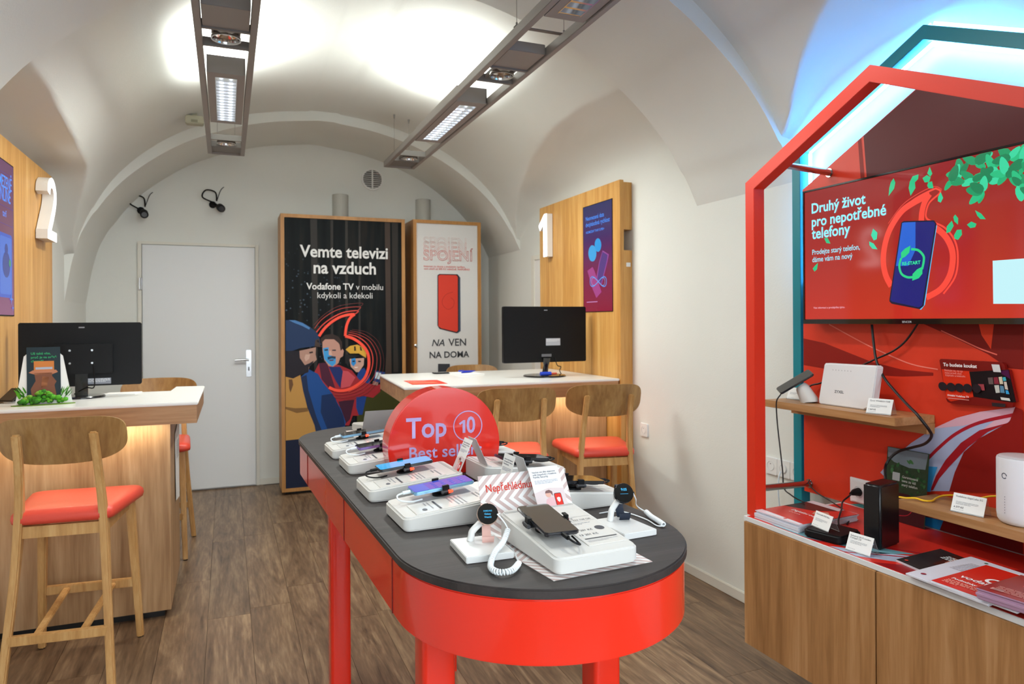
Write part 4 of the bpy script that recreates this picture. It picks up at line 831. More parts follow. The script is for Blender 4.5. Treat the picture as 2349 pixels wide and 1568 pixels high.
# ================================================================ POSTER LIGHTBOXES
PFR=wood('poster_frame_oak',('9a6a34','b07c40','c08c4e'),scale=(8,8,.7),rough=.45)
def box_poster(label,x0,x1,y0,y1,z1):
    t=thing('poster_display',label,'poster',((x0+x1)/2,(y0+y1)/2,0))
    z0=.025
    MB().box(x0,x1,y0+.035,y1,z0,z1).build('cabinet',PFR,t)
    w=.028
    f=MB().box(x0,x0+w,y0,y0+.035,z0,z1).box(x1-w,x1,y0,y0+.035,z0,z1).box(x0+w,x1-w,y0,y0+.035,z1-w,z1).box(x0+w,x1-w,y0,y0+.035,z0,z0+w)
    f.build('frame',PFR,t)
    MB().box(x0+.03,x1-.03,y0+.06,y1-.03,0,z0).build('foot',M('plinth_black'),t)
    return t,w
def forest_mat():
    m=bpy.data.materials.new('forest_print'); m.use_nodes=True; nt=m.node_tree; L=nt.links; b=nt.nodes['Principled BSDF']
    tc=nt.nodes.new('ShaderNodeTexCoord'); mp=nt.nodes.new('ShaderNodeMapping'); mp.inputs['Scale'].default_value=(16,1,1.3); L.new(tc.outputs['Object'],mp.inputs[0])
    n=nt.nodes.new('ShaderNodeTexNoise'); n.inputs['Scale'].default_value=1.; n.inputs['Detail'].default_value=6; L.new(mp.outputs[0],n.inputs['Vector'])
    cr=nt.nodes.new('ShaderNodeValToRGB'); e=cr.color_ramp.elements; e[0].position=.42; e[0].color=lin('101315'); e[1].position=.72; e[1].color=lin('272320'); k=e.new(.55); k.color=lin('161a1b')
    L.new(n.outputs['Fac'],cr.inputs[0])
    v=nt.nodes.new('ShaderNodeTexVoronoi'); v.inputs['Scale'].default_value=30.; L.new(tc.outputs['Object'],v.inputs['Vector'])
    lt=nt.nodes.new('ShaderNodeMath'); lt.operation='LESS_THAN'; lt.inputs[1].default_value=.20; L.new(v.outputs['Distance'],lt.inputs[0])
    sx=nt.nodes.new('ShaderNodeSeparateXYZ'); L.new(tc.outputs['Object'],sx.inputs[0])
    g=nt.nodes.new('ShaderNodeMapRange'); g.inputs['From Min'].default_value=-.45; g.inputs['From Max'].default_value=.15; g.inputs['To Min'].default_value=.55; g.inputs['To Max'].default_value=0.; L.new(sx.outputs['X'],g.inputs[0])
    g2=nt.nodes.new('ShaderNodeMapRange'); g2.inputs['From Min'].default_value=1.95; g2.inputs['From Max'].default_value=1.7; L.new(sx.outputs['Z'],g2.inputs[0])
    n4=nt.nodes.new('ShaderNodeTexNoise'); n4.inputs['Scale'].default_value=6.; L.new(tc.outputs['Object'],n4.inputs['Vector'])
    a=nt.nodes.new('ShaderNodeMath'); a.operation='MULTIPLY'; L.new(lt.outputs[0],a.inputs[0]); L.new(g.outputs[0],a.inputs[1])
    a2=nt.nodes.new('ShaderNodeMath'); a2.operation='MULTIPLY'; L.new(a.outputs[0],a2.inputs[0]); L.new(g2.outputs[0],a2.inputs[1])
    a3=nt.nodes.new('ShaderNodeMath'); a3.operation='MULTIPLY'; L.new(a2.outputs[0],a3.inputs[0]); L.new(n4.outputs['Fac'],a3.inputs[1])
    mx=nt.nodes.new('ShaderNodeMix'); mx.data_type='RGBA'; L.new(a3.outputs[0],mx.inputs[0]); L.new(cr.outputs[0],mx.inputs[6]); mx.inputs[7].default_value=lin('7a90a8')
    L.new(mx.outputs[2],b.inputs['Base Color']); b.inputs['Roughness'].default_value=.5; b.inputs['Specular IOR Level'].default_value=.1
    return m
t,w=box_poster('tall oak framed dark forest poster with three cyclists and red swoosh',.392,1.377,5.772,6.07,2.20)
x0,x1,z0,z1=.392+w,1.377-w,.053,2.172
pc=MB().box(x0,x1,5.784,5.806,z0,z1).build('picture',forest_mat(),t)
f=fy(5.784); PW_=flatmat('e4e4e2')
art('poster',f,pc,.0006,.00022,clip=(x0,x1,z0,z1))
text(f,'Vemte televizi',.536,1.868,.697,PW_,pc,bold=.022,d=.012,hk=1.08); text(f,'na vzduch',.640,1.739,.494,PW_,pc,bold=.022,d=.012,hk=1.08)
text(f,'Vodafone TV',.584,1.611,.37,PW_,pc,bold=.022,d=.012,hk=1.05); text(f,'v mobilu',.972,1.611,.22,PW_,pc,d=.012,hk=1.05); text(f,'kdykoli a kdekoli',.668,1.541,.437,PW_,pc,d=.012,hk=1.05)
bars(f,[(.56,.205,.66,.213)],.012,'small_print',flatmat('9aa0a8'),pc)
t,w=box_poster('narrower oak framed white poster with a red phone picture',1.448,2.045,5.772,6.07,2.205)
x0,x1=1.448+w,2.045-w; z1=2.177
pc=MB().box(x0,x1,5.784,5.806,.053,z1).build('picture',M('poster_paper','d9d8d6',.5),t)
RP=flatmat('d8453a')
text(f,'SPOJENÍ',1.537,1.868,.438,RP,pc,d=.004,bold=.0,hk=1.0,outline=.012)
for i,c in enumerate(('e08a80','e4a8a0','e6c4be')):
    text(f,'SPOJEN',1.537,1.906+i*.038,.38,flatmat(c),pc,'echo_lettering',d=.0035-.0005*i,outline=.008)
    z=1.906+i*.038
    bars(f,[(1.535,1.868+i*.038 if False else z-.036,1.95,z+.026)],.0030-.0005*i+.0006,'echo_mask',M('poster_paper'),pc)
text(f,'Internet na doma s mobilním tarifem',1.539,1.808,.36,RP,pc,d=.0046); text(f,'vám ušetří až 500 Kč měsíčně. NAPOŘÁD',1.539,1.787,.406,RP,pc,d=.0046)
TX=flatmat('44464a'); text(f,'NA',1.604,1.143,.112,TX,pc,bold=.012,d=.0046,shear=.25); text(f,'VEN',1.75,1.143,.158,TX,pc,bold=.012,d=.0046); text(f,'NA DOMA',1.584,1.043,.351,TX,pc,bold=.018,d=.0046)
art('poster2',f,pc,.0046,.0003,clip=(x0,x1,.06,z1))
MB().lathe([(.012,0),(.014,.012),(.0,.02)],14,(1.462,5.772,1.15),'y').build('lock_knob',CHR,t,smooth=True)
# ================================================================ DISPLAY TABLE
RED=M('red_lacquer','e8301c',.22,coat=.35); REDM=M('red_satin','e2331f',.4)
TDK=wood('dark_oak_top',('211b19','2e2725','3b3230'),scale=(1.2,34,10),rough=.62,bump=.25,dist=.4,detail=4)
ANG=math.radians(1.9); TC=Vector((.605,1.36,0))
def ta(l,a=0.):   # table coordinates: along, across -> world
    return Vector((TC.x-math.sin(ANG)*l+math.cos(ANG)*a,TC.y+math.cos(ANG)*l+math.sin(ANG)*a))
LEN=1.44
def stadium(R,n=40):
    out=[]
    for i in range(n+1): a=math.pi+math.pi*i/n; p=ta(0+R*math.sin(a),R*math.cos(a)); out.append((p.x,p.y))
    for i in range(n+1): a=math.pi*i/n; p=ta(LEN+R*math.sin(a),R*math.cos(a)); out.append((p.x,p.y))
    return out
t=thing('display_table','long red display table with rounded ends and dark oak top','table',(ta(LEN/2).x,ta(LEN/2).y,0))
MB().prism(stadium(.305),.882,.9).build('table_top',TDK,t,bevel=.003)
ap=MB().prism(stadium(.300),.768,.881).build('apron',RED,t,bevel=.003,angle=30)
for l in(.045,.56,1.25):   # drawer joints along the apron
    for s in(-1,1):
        p=ta(l,s*.3005); MB().box(p.x-.0012,p.x+.0012,p.y-.001,p.y+.001,.770,.8785).build('drawer_joint',M('joint_dark','6a0f08',.6),ap)
for l,s,nm in((.10,-.80,0),(.14,.96,0),(1.28,-.76,0),(1.28,.9,0)):
    p=ta(l,s*.245); q=rrect(-.036,.036,-.036,.036,.012,4)
    MB().prism([(p.x+a*math.cos(ANG)-b*math.sin(ANG),p.y+a*math.sin(ANG)+b*math.cos(ANG)) for a,b in q],0,.768).build('leg',RED,t,smooth=True,angle=40)
p=ta(.75); MB().box(p.x-.2,p.x+.2,p.y-.015,p.y+.015,.728,.769).build('cross_rail',RED,t)
p0=ta(-.02,-.10);p1=ta(1.3,-.10)
MB().prism([(p0.x-.012,p0.y),(p0.x+.012,p0.y),(p1.x+.012,p1.y),(p1.x-.012,p1.y)],.8995,.9006).build('cable_channel',BLK,t)
# round sign
sg=thing('round_sign','thick round red sign reading Top 10 standing on the table','sign',(.595,2.045,.9))
cz=.985;R=.170; a0=math.asin((.9003-cz)/R); pts=[]
for i in range(65): a=a0+(math.pi-2*a0)*i/64; pts.append((.595+R*math.cos(a),cz+R*math.sin(a)))
MB().prism(pts,2.0,2.085,'y').build('disc',M('sign_red','de2c20',.15,coat=.6),sg,bevel=.0025,angle=30)
f=fy(2.0); LV=flatmat('b6a2d2',0,.35)
text(f,'Top',.477,1.014,.121,LV,sg,bold=.02,hk=1.12); text(f,'0',.660,1.019,.027,LV,sg,bold=.02,hk=1.2); poly(f,[(.636+a*.14,1.019+b*.122) for a,b in ONE[0]],.0008,'lettering',LV,sg); text(f,'Best sellers',.486,.953,.222,LV,sg,bold=.014,hk=1.0)
n=40
MB().add([f.p(.664+rr_*math.cos(2*math.pi*i/n),1.039+rr_*math.sin(2*math.pi*i/n),.0008) for rr_ in(.0455,.0425) for i in range(n)],[(i,(i+1)%n,(i+1)%n+n,i+n) for i in range(n)]).build('ring',LV,sg)
# ---------------------------------------------------------------- phone stands
TRAY=M('stand_white','d6d4cf',.4); INS=M('insert_clear','dcd9d3',.25)
LED=M('alarm_led','ff2a18',.3,emit='ff3018',es=5.)
def zs(y): return .030+.025*(y+.125)/.25
def tray_mesh():
    q=rrect(-.0875,.0875,-.125,.125,.018,5); n=len(q)
    vs=[(x,y,.001) for x,y in q]+[(x,y,zs(y)) for x,y in q]
    fs=[tuple(range(n-1,-1,-1)),tuple(range(n,2*n))]+[(i,(i+1)%n,(i+1)%n+n,i+n) for i in range(n)]
    return MB().add(vs,fs).build('tray',TRAY,mesh_only=True,bevel=.004,seg=3,angle=35)
TM=tray_mesh(); TILT=math.atan(.025/.25)
def place(me,name,parent):
    o=bpy.data.objects.new(name,me); COL.objects.link(o); o.parent=parent; OFF[o.name]=None; return o
def stand(label,x,y,rz,kind,phone,plabel,card=None,clabel=None,z=.9,seed=1,prot=0.,price=False,lead=True):
    rz=math.radians(rz)
    t=thing('phone_stand',label,'phone stand',(x,y,z),rz,'white wedge phone stands',world=False)
    place(TM,'tray',t)
    fr=Fr((0,-.125,.030),(1,0,0),(0,.25,.025))
    slab(fr,[(-.004,.03),(.078,.03),(.078,.205),(-.004,.205)],.0002,.0014,'label_insert',INS,t)
    DK=flatmat('55565c')
    if price:
        text(fr,'Samsung',.004,.156,.030,DK,t,d=.0018); text(fr,'Galaxy S23 128 GB',.004,.145,.066,DK,t,d=.0018)
        text(fr,'21 201 Kč',.004,.094,.040,DK,t,d=.0018,bold=.01); text(fr,'13 201 Kč',.004,.073,.040,DK,t,d=.0018,bold=.01)
        bars(fr,[(.004,.0555,.074,.0595)],.0018,'dark_rule',flatmat('4a4a50'),t); bars(fr,[(.002,.1635,.076,.1643),(.002,.1400,.076,.1406)],.0018,'rule',flatmat('8a8a90'),t)
        textlines(fr,.004,.06,.132,2,.002,.003,.0018,'print',flatmat('9a9aa0'),t,seed); textlines(fr,.004,.072,.050,2,.0016,.003,.0018,'print',flatmat('a8a8ae'),t,seed+1)
        MB().add([fr.p(.062+.010*math.cos(2*math.pi*i/20),.100+.010*math.sin(2*math.pi*i/20),.0018) for i in range(20)],[tuple(range(20))]).build('stamp',flatmat('4c4c52'),t)
    else:
        bars(fr,[(.006,.085,.074,.090)],.0018,'dark_rule',flatmat('4a4a50'),t)
        textlines(fr,.006,.07,.195,2,.004,.005,.0018,'print',flatmat('8a8a90'),t,seed); textlines(fr,.006,.072,.150,4,.003,.006,.0018,'print',flatmat('9c9ca2'),t,seed+2); textlines(fr,.006,.06,.075,2,.003,.005,.0018,'print',flatmat('9c9ca2'),t,seed+4)
        MB().add([fr.p(.056+.009*math.cos(2*math.pi*i/16),.055+.0055*math.sin(2*math.pi*i/16),.0018) for i in range(16)],[tuple(range(16))]).build('stamp',flatmat('5c5c62'),t)
    slab(fr,[(-.080,.232),(.080,.232),(.080,.240),(-.080,.240)],-.001,.0006,'card_slot',M('slot_shade','b4b2ae',.6),t)
    # holder with clamps
    hx=-.042; pr=Matrix.Rotation(math.radians(prot),4,'Z')
    base=Matrix.Translation((hx,.0,zs(0)))@Matrix.Rotation(TILT,4,'X')@pr
    MB().lathe([(.022,.0),(.022,.004),(.012,.006),(.012,.016)],18).xf(base).build('holder_post',BLK,t,smooth=True,angle=35)
    hg=.017
    for s in(-1,1):
        MB().box(s*.012,s*.046,-.008,.008,hg-.006,hg-.001).box(s*.038,s*.043,-.008,.008,hg-.003,hg+.012).box(s*.034,s*.043,-.008,.008,hg+.0095,hg+.0125).xf(base).build('clamp_arm',BLK,t,bevel=.001)
        MB().tube([(s*.042,-.012,hg-.002),(s*.042,.012,hg-.002)],.0042,8).xf(base).build('clamp_screw',DG,t,smooth=True)
    MB().tube([(.046,.004,hg-.002),(.046,.014,hg-.002)],[.0042,.003],8).xf(base).build('alarm_light',LED if kind!='off' else M('led_off','7a1a14',.3),t,smooth=True)
    # the phone itself
    pb=thing('smartphone',plabel,'phone',(x,y,z),rz,'phones on the display table',world=False)
    L_=.148;Wd=.071; body,scr,es=phone
    MB().prism(rrect(-Wd/2,Wd/2,-L_/2,L_/2,.009,4),hg,hg+.008).xf(base).build('body',body,pb,bevel=.0022)
    sb=MB().prism(rrect(-Wd/2+.0025,Wd/2-.0025,-L_/2+.0025,L_/2-.0025,.008,4),hg+.0080,hg+.0083).xf(base).build('screen',scr,pb)
    if es:
        B=base; fr2=Fr(B@Vector((0,0,hg+.0084)),B.to_3x3()@Vector((1,0,0)),B.to_3x3()@Vector((0,1,0)))
        if es=='home':
            poly(fr2,[(-.032,-.070),(.032,-.070),(.032,-.035),(-.032,-.035)],.0002,'dock',flatmat('2f6ae0',.9),sb)
            bars(fr2,[(-.024+i*.014,-.02+j*.022,-.016+i*.014,-.012+j*.022) for i in range(4) for j in range(4)],.0004,'app_icons',flatmat('3048c8',.9),sb)
    # charging lead
    a=base@Vector((.0,-L_/2,hg+.004)); 
    LM=WC if lead else BLK
    MB().tube([a,a+Vector((0,-.018,-.002))],.0042,8).build('lead_plug',LM,t,smooth=True)
    MB().tube(smoothpath([a+Vector((0,-.018,-.002)),a+Vector((.004,-.032,-.006)),a+Vector((.018,-.030,-.013)),a+Vector((.028,-.005,-.0165)),a+Vector((.03,.02,-.013))],5),.0020,6).build('charging_lead',LM,t,smooth=True)
    if card:
        ct=thing('leaflet_card',clabel,'card',(x,y,z),rz,'cards in the phone stands',world=False)
        cu,cw,ch,ln=card
        fc=Fr((cu,.1145,.0525),(1,0,.0),(0,ln,1))
        slab(fc,[(-cw/2,0),(cw/2,0),(cw/2,ch),(-cw/2,ch)],-.0006,0,'card',PAP,ct)
        NV=flatmat('3a3c58')
        for i,s_ in enumerate(('Nechte své děti objevovat','svět bezpečně s Vodafone','Family Security')):
            text(fc,s_,-cw*.40,ch*.85-i*ch*.062,cw*(.78,.80,.5)[i],NV,ct,d=.0003,bold=.01)
        textlines(fc,-cw*.40,cw*.38,ch*.66,3,.0014,.0016,.0003,'print',flatmat('a8acbc'),ct,3)
        poly(fc,[(-cw*.5,0),(cw*.5,0),(cw*.5,ch*.42),(0,ch*.46),(-cw*.5,ch*.36)],.0003,'photo',flatmat('d8c8c8'),ct)
        poly(fc,[(-cw*.25,0),(cw*.3,0),(cw*.22,ch*.18),(.0,ch*.24),(-cw*.16,ch*.18)],.0005,'child_dress',flatmat('dcb0b4'),ct)
        poly(fc,[(a*1.0-cw*.06,b+ch*.30) for a,b in circ(0,0,ch*.075,14)],.0006,'child_face',flatmat('d8a898'),ct)
        poly(fc,[(-cw*.16,ch*.33),(-cw*.12,ch*.39),(cw*.0,ch*.41),(cw*.09,ch*.36),(cw*.08,ch*.25),(cw*.02,ch*.33)],.0007,'child_hair',flatmat('7a5a58'),ct)
        poly(fc,rrect(cw*.12,cw*.36,ch*.0,ch*.31,.003,3),.0008,'phone_case',flatmat('2a2430'),ct); poly(fc,rrect(cw*.135,cw*.345,ch*.0,ch*.295,.002,3),.001,'phone_red',flatmat('d8352a'),ct)
        poly(fc,[(cw*.18,ch*.19),(cw*.24,ch*.21),(cw*.30,ch*.19),(cw*.29,ch*.12),(cw*.24,ch*.08),(cw*.19,ch*.12)],.0012,'shield',flatmat('f0d8d8'),ct)
    return t
DKB=M('phone_dark','26262a',.15,coat=.6); DSC=M('phone_screen_dark','1c1a1c',.06,coat=1.); GSC=M('phone_screen_brown','3a332e',.08,coat=1.)
CYB=M('phone_blue_frame','5a8ad0',.15,metal=.6); VIO=M('phone_violet_frame','8a78b8',.15,metal=.6); LBL=M('phone_pale_blue','8ab8d8',.15,metal=.5)
SON=M('screen_cyan','101010',.08,emit='3ab4f4',es=.95); SVI=M('screen_violet','101010',.08,emit='4a5cd8',es=.8)
stand('white phone stand at the viewer\'s end of the table, on the striped mat',.612,1.243,3.2,'off',(DKB,GSC,0),'dark phone on the stand nearest the viewer',(.036,.072,.090,.66),'leaflet card with a child photo in the nearest phone stand',z=.9035,seed=11,prot=-4,price=True,lead=False)
stand('white phone stand on the left side of the table, nearest the pink watch',.470,1.570,-88,'on',(LBL,SVI,'home'),'phone with violet lit screen on the left side of the table',(.052,.060,.09,.25),'white leaflet card leaning behind the violet lit phone',seed=21)
stand('white phone stand holding the bright cyan phone',.448,1.848,-88,'on',(DKB,SON,0),'phone with bright cyan screen beside the round sign',(.050,.060,.09,.45),'white leaflet card in front of the round sign\'s lettering',seed=31,lead=False)
stand('white phone stand beside the left rim of the round sign',.452,2.195,-88,'on',(VIO,DSC,0),'black phone with violet frame at the left rim of the round sign',seed=41)
stand('white phone stand furthest along the left side of the table',.440,2.452,-88,'on',(LBL,GSC,0),'phone with pale blue frame furthest along the left side',seed=51)
stand('white phone stand on the right side of the table, behind the dark watch',.775,1.580,92,'on',(DKB,DSC,0),'black phone behind the dark watch',(-.040,.060,.085,.35),'card seen from behind, standing above the dark watch\'s neighbour',seed=61,lead=False)
stand('white phone stand on the right side of the table, in front of the round sign',.772,1.893,92,'on',(DKB,GSC,0),'black phone lying just right of the round sign lettering',(-.045,.064,.085,.45),'card seen from behind, cutting across the lettering of the round sign',seed=71,lead=False)
stand('white phone stand half hidden by the right rim of the round sign',.742,2.190,92,'off',(DKB,DSC,0),'black phone half hidden by the right rim of the round sign',seed=81,lead=False)
stand('white phone stand at the far rounded end of the table',.568,2.842,182,'off',(DKB,DSC,0),'black phone at the far rounded end of the table',z=.9035,seed=91)
# striped mats with upright back
STP=None
def stripes():
    m=bpy.data.materials.new('striped_print'); m.use_nodes=True; nt=m.node_tree; L=nt.links; b=nt.nodes['Principled BSDF']
    uv=nt.nodes.new('ShaderNodeTexCoord'); sp=nt.nodes.new('ShaderNodeSeparateXYZ'); L.new(uv.outputs['UV'],sp.inputs[0])
    ab=nt.nodes.new('ShaderNodeMath'); ab.operation='PINGPONG'; ab.inputs[1].default_value=.115; L.new(sp.outputs['Y'],ab.inputs[0])
    ad=nt.nodes.new('ShaderNodeMath'); ad.operation='MULTIPLY_ADD'; ad.inputs[1].default_value=1.15; L.new(ab.outputs[0],ad.inputs[0]); L.new(sp.outputs['X'],ad.inputs[2])
    mu=nt.nodes.new('ShaderNodeMath'); mu.operation='MULTIPLY'; mu.inputs[1].default_value=1/.0225; L.new(ad.outputs[0],mu.inputs[0])
    fr_=nt.nodes.new('ShaderNodeMath'); fr_.operation='FRACT'; L.new(mu.outputs[0],fr_.inputs[0])
    gt=nt.nodes.new('ShaderNodeMath'); gt.operation='GREATER_THAN'; gt.inputs[1].default_value=.5; L.new(fr_.outputs[0],gt.inputs[0])
    mx=nt.nodes.new('ShaderNodeMix'); mx.data_type='RGBA'; L.new(gt.outputs[0],mx.inputs[0]); mx.inputs[6].default_value=lin('ecebea'); mx.inputs[7].default_value=lin('c8b0ac')
    L.new(mx.outputs[2],b.inputs['Base Color']); b.inputs['Roughness'].default_value=.4; return m
STP=stripes()
def mat_(label,x,y,rz,group=None):
    t=thing('striped_mat',label,'mat',(x,y,.9),math.radians(rz),world=False)
    # profile along y: flat, then a smooth bend up into a leaning back
    P=[(-.13,.0009),(.0,.0009),(.125,.0009),(.140,.0035),(.150,.012),(.156,.024),(.195,.118)]
    hw=.112; n=len(P); vs=[];fs=[];UV=[];l=0
    for i,(a,z) in enumerate(P):
        if i: l+=math.hypot(a-P[i-1][0],z-P[i-1][1])
        k=.0
        ww=hw-(.006 if i in(0,n-1) else 0)
        vs+=[(-ww,a,z),(ww,a,z)]; UV+=[(-ww,l),(ww,l)]
    for i in range(n-1): fs.append((2*i,2*i+1,2*i+3,2*i+2))
    top=len(vs); nn=[]
    vs2=[(x_,y_+(.0008 if z_>.01 else 0),z_-(.0008 if z_<=.02 else 0)) for x_,y_,z_ in vs]
    me=bpy.data.meshes.new('sheet'); me.from_pydata(vs+vs2,[],fs+[tuple(reversed([i+top for i in f])) for f in fs])
    ul=me.uv_layers.new(name='UVMap')
    for lp in me.loops: ul.data[lp.index].uv=(UV+UV)[lp.vertex_index]
    me.materials.append(STP); me.materials.append(M('mat_back','b8b4b0',.6))
    for p in me.polygons:
        p.use_smooth=True
        if p.index>=len(fs): p.material_index=1
    o=bpy.data.objects.new('sheet',me); COL.objects.link(o); o.parent=t
    return t
t=mat_('white and pink striped mat reading Nepřehlédnuto under the nearest phone stand',.617,1.243,4.5)
fr=Fr((0,.156,.024),(1,0,0),(0,.039,.094))
text(fr,'Nepřehlédnuto',-.092,.066,.124,flatmat('d03a2c'),t,d=.001,bold=.010,hk=1.15)
mat_('striped mat at the far end of the table, its plain grey back showing',.568,2.842,184)
# ---------------------------------------------------------------- smart watches on their stands
def watch(bx,by,bw,bd,rz,head,strapc,casec,faceL,slabel,wlabel,clabel,ringcol):
    s=thing('watch_stand',slabel,'watch stand',(bx,by,.9))
    R=Matrix.Translation((bx,by,.9))@Matrix.Rotation(math.radians(rz),4,'Z')
    WS=M('watch_stand_white','dcdcda',.35)
    MB().box(-bw/2,bw/2,-bd/2,bd/2,.0005,.013).xf(R).build('base',WS,s,bevel=.0012)
    H=Vector(head); n=Vector((-.22,-.80,.42)).normalized()
    side=Vector((0,0,1)).cross(n).normalized(); upv=n.cross(side)
    q=H-n*.034
    a0=R@Vector((-.012,bd*.30,.012)); a1=Vector((a0.x+.006,a0.y+.002,q.z-.022))
    arm=[a0,a0.lerp(a1,.5),a1,Vector(((a1.x+q.x)/2,(a1.y+q.y)/2,q.z-.010)),q]
    MB().tube(smoothpath(arm,4),.0068,10).build('arm',WS,s,smooth=True)
    MB().tube([H-n*.036,H-n*.012],.0165,24).build('puck',WS,s,smooth=True,angle=40)
    w_=thing('smartwatch',wlabel,'watch',tuple(H))
    MB().tube([H-n*.0115,H-n*.010,H-n*.001,H],[.0195,.0215,.0215,.0205],28).build('case',casec,w_,smooth=True,angle=35)
    MB().tube([H,H+n*.0012],.0205,28).build('bezel',M('watch_glass','060608',.05,coat=1.),w_,smooth=True,angle=35)
    fr=Fr(H+n*.0013,side,upv); BL=flatmat('38b8f0',1.2)
    for i,(tx,wd) in enumerate(faceL): 
        text(fr,tx,-wd/2,.0045-i*.0062,wd,BL,w_,d=.0002,bold=.02)
    # strap: a closed band hanging from the lugs round the puck
    N=40; vs=[];fs=[];c=H-n*.030-upv*.014; ra,rb=.027,.040
    for i in range(N):
        a=2*math.pi*i/N
        for k,(rr2) in enumerate((0,.0022)):
            p=c+n*(ra-rr2)*math.cos(a)+upv*(rb-rr2)*math.sin(a)
            wd=.0108+.002*math.cos(a)
            vs+=[p-side*wd,p+side*wd]
    keep=[i for i in range(N) if not(-.70<((2*math.pi*i/N+math.pi)%(2*math.pi)-math.pi)<.75)]
    for i in keep:
        j=(i+1)%N
        if j not in keep: continue
        A=i*4;B=j*4; fs+=[(A,A+1,B+1,B),(A+3,A+2,B+2,B+3),(A+1,A+3,B+3,B+1),(A+2,A,B,B+2)]
    MB().add(vs,fs).build('strap',strapc,w_,smooth=True,angle=60)
    p=H+side*.021-n*.005; MB().tube([p,p+side*.003],.003,8).build('crown',casec,w_)
    return s
PINK=M('pink_strap','e0b4aa',.5); NAVY=M('navy_strap','1c2434',.5); ROSE=M('rose_gold','d8b8a8',.2,metal=.8); GRAP=M('graphite','202226',.2,metal=.6)
watch(.458,1.302,.094,.118,-2,(.478,1.318,.968),PINK,ROSE,(('SAMSUNG',.017),('Galaxy',.013),('Watch5',.014)),'white watch stand carrying the pink watch','rose gold smartwatch with pink strap','',None)
watch(.788,1.316,.082,.120,4,(.806,1.345,.972),NAVY,GRAP,(('9:05',.013),('_____',.018)),'white watch stand carrying the dark watch','black smartwatch with navy strap','',None)
def coil(pts,r,turns,wr):
    P=smoothpath(pts,24); L=[0]
    for a,b in zip(P,P[1:]): L.append(L[-1]+(b-a).length)
    n=turns*8; out=[]; k=0
    for i in range(n+1):
        s=L[-1]*i/n
        while k<len(L)-2 and L[k+1]<s: k+=1
        f=(s-L[k])/max(1e-9,L[k+1]-L[k]); p=P[k].lerp(P[k+1],f); t=(P[min(k+1,len(P)-1)]-P[max(k-1,0)]).normalized()
        x=t.cross(Vector((0,0,1))); x=x.normalized() if x.length>.01 else Vector((1,0,0)); y=t.cross(x); a=2*math.pi*i/8
        out.append(p+x*r*math.cos(a)+y*r*math.sin(a))
    return MB().tube(out,wr,5)
TW=M('tether_white','eef2f4',.35)
t=thing('security_tether','coiled white tether of the pink watch','cable',(.47,1.22,.9))
coil([(.514,1.300,.938),(.492,1.270,.925),(.460,1.232,.919),(.440,1.200,.909),(.436,1.172,.909),(.447,1.157,.909),(.467,1.161,.909),(.491,1.189,.909)],.0046,46,.0016).build('coil',TW,t,smooth=True,angle=80)
MB().tube(smoothpath([(.495,1.310,.968),(.505,1.302,.955),(.511,1.300,.945),(.514,1.300,.938)],5),.0014,6).build('upper_lead',TW,t,smooth=True)
MB().tube(smoothpath([(.491,1.189,.906),(.497,1.203,.903),(.512,1.261,.903),(.516,1.298,.904),(.512,1.346,.903),(.500,1.368,.9022),(.47,1.375,.9022)],5),.0016,6).build('lower_lead',TW,t,smooth=True)
t=thing('security_tether','coiled white tether of the dark watch','cable',(.88,1.36,.9))
coil([(.892,1.392,.910),(.885,1.36,.908),(.880,1.325,.908),(.874,1.295,.908)],.0046,30,.0016).build('coil',TW,t,smooth=True,angle=80)
MB().tube(smoothpath([(.826,1.340,.970),(.842,1.355,.952),(.862,1.385,.93),(.885,1.400,.914),(.892,1.392,.910)],5),.0014,6).build('upper_lead',TW,t,smooth=True)
MB().tube(smoothpath([(.874,1.295,.905),(.866,1.31,.9028),(.872,1.36,.9025),(.862,1.425,.9025),(.84,1.448,.9025),(.80,1.446,.9025)],5),.0016,6).build('lower_lead',TW,t,smooth=True)
# ================================================================ HOUSE SHAPED DISPLAY ON THE RIGHT WALL
CW=wood('cabinet_oak',('8a5f35','aa7b4c','c09467'),scale=(10,10,.6),rough=.42)
t=thing('wall_cabinet','wall hung oak cabinet with white top under the house shaped display','cabinet',(2.0,1.48,.2))
MB().box(1.732,2.285,.93,2.03,.2,.628).build('body',CW,t)
MB().box(1.712,1.730,1.4845,2.034,.197,.630).build('door',CW,t,bevel=.0012); MB().box(1.712,1.730,.926,1.4795,.197,.630).build('door',CW,t,bevel=.0012)
MB().box(1.718,2.285,.93,2.042,.631,.6475).build('worktop',M('worktop_white','dfe2e2',.4),t,bevel=.001)
wt=MB().box(1.722,2.18,.935,2.03,.6475,.6482).build('printed_cover',M('cover_red','c8281c',.35),t)
fz=Fr((0,0,.6482),(0,-1,0),(1,0,0))
for c,pp in(('6a9aa4',[(-1.92,1.725),(-1.75,1.725),(-1.55,1.80),(-1.50,1.90),(-1.62,1.84),(-1.80,1.77)]),('a8b0c4',[(-1.66,1.725),(-1.56,1.725),(-1.40,1.85),(-1.34,2.02),(-1.44,1.92)]),('8a1418',[(-1.50,1.725),(-1.30,1.725),(-1.10,1.9),(-1.0,2.15),(-1.25,2.15),(-1.36,1.9)])): poly(fz,pp,.0004,'swirl',flatmat(c,0,.35),wt)
for k,(aa,bb_) in enumerate((((-1.72,1.722),(-1.35,2.0)),((-1.60,1.722),(-1.28,1.98)))): stroke(fz,[aa,((aa[0]+bb_[0])/2-.03,(aa[1]+bb_[1])/2+.02),bb_],.008,.0008,'swirl_line',flatmat('a8182a',0,.35),wt)
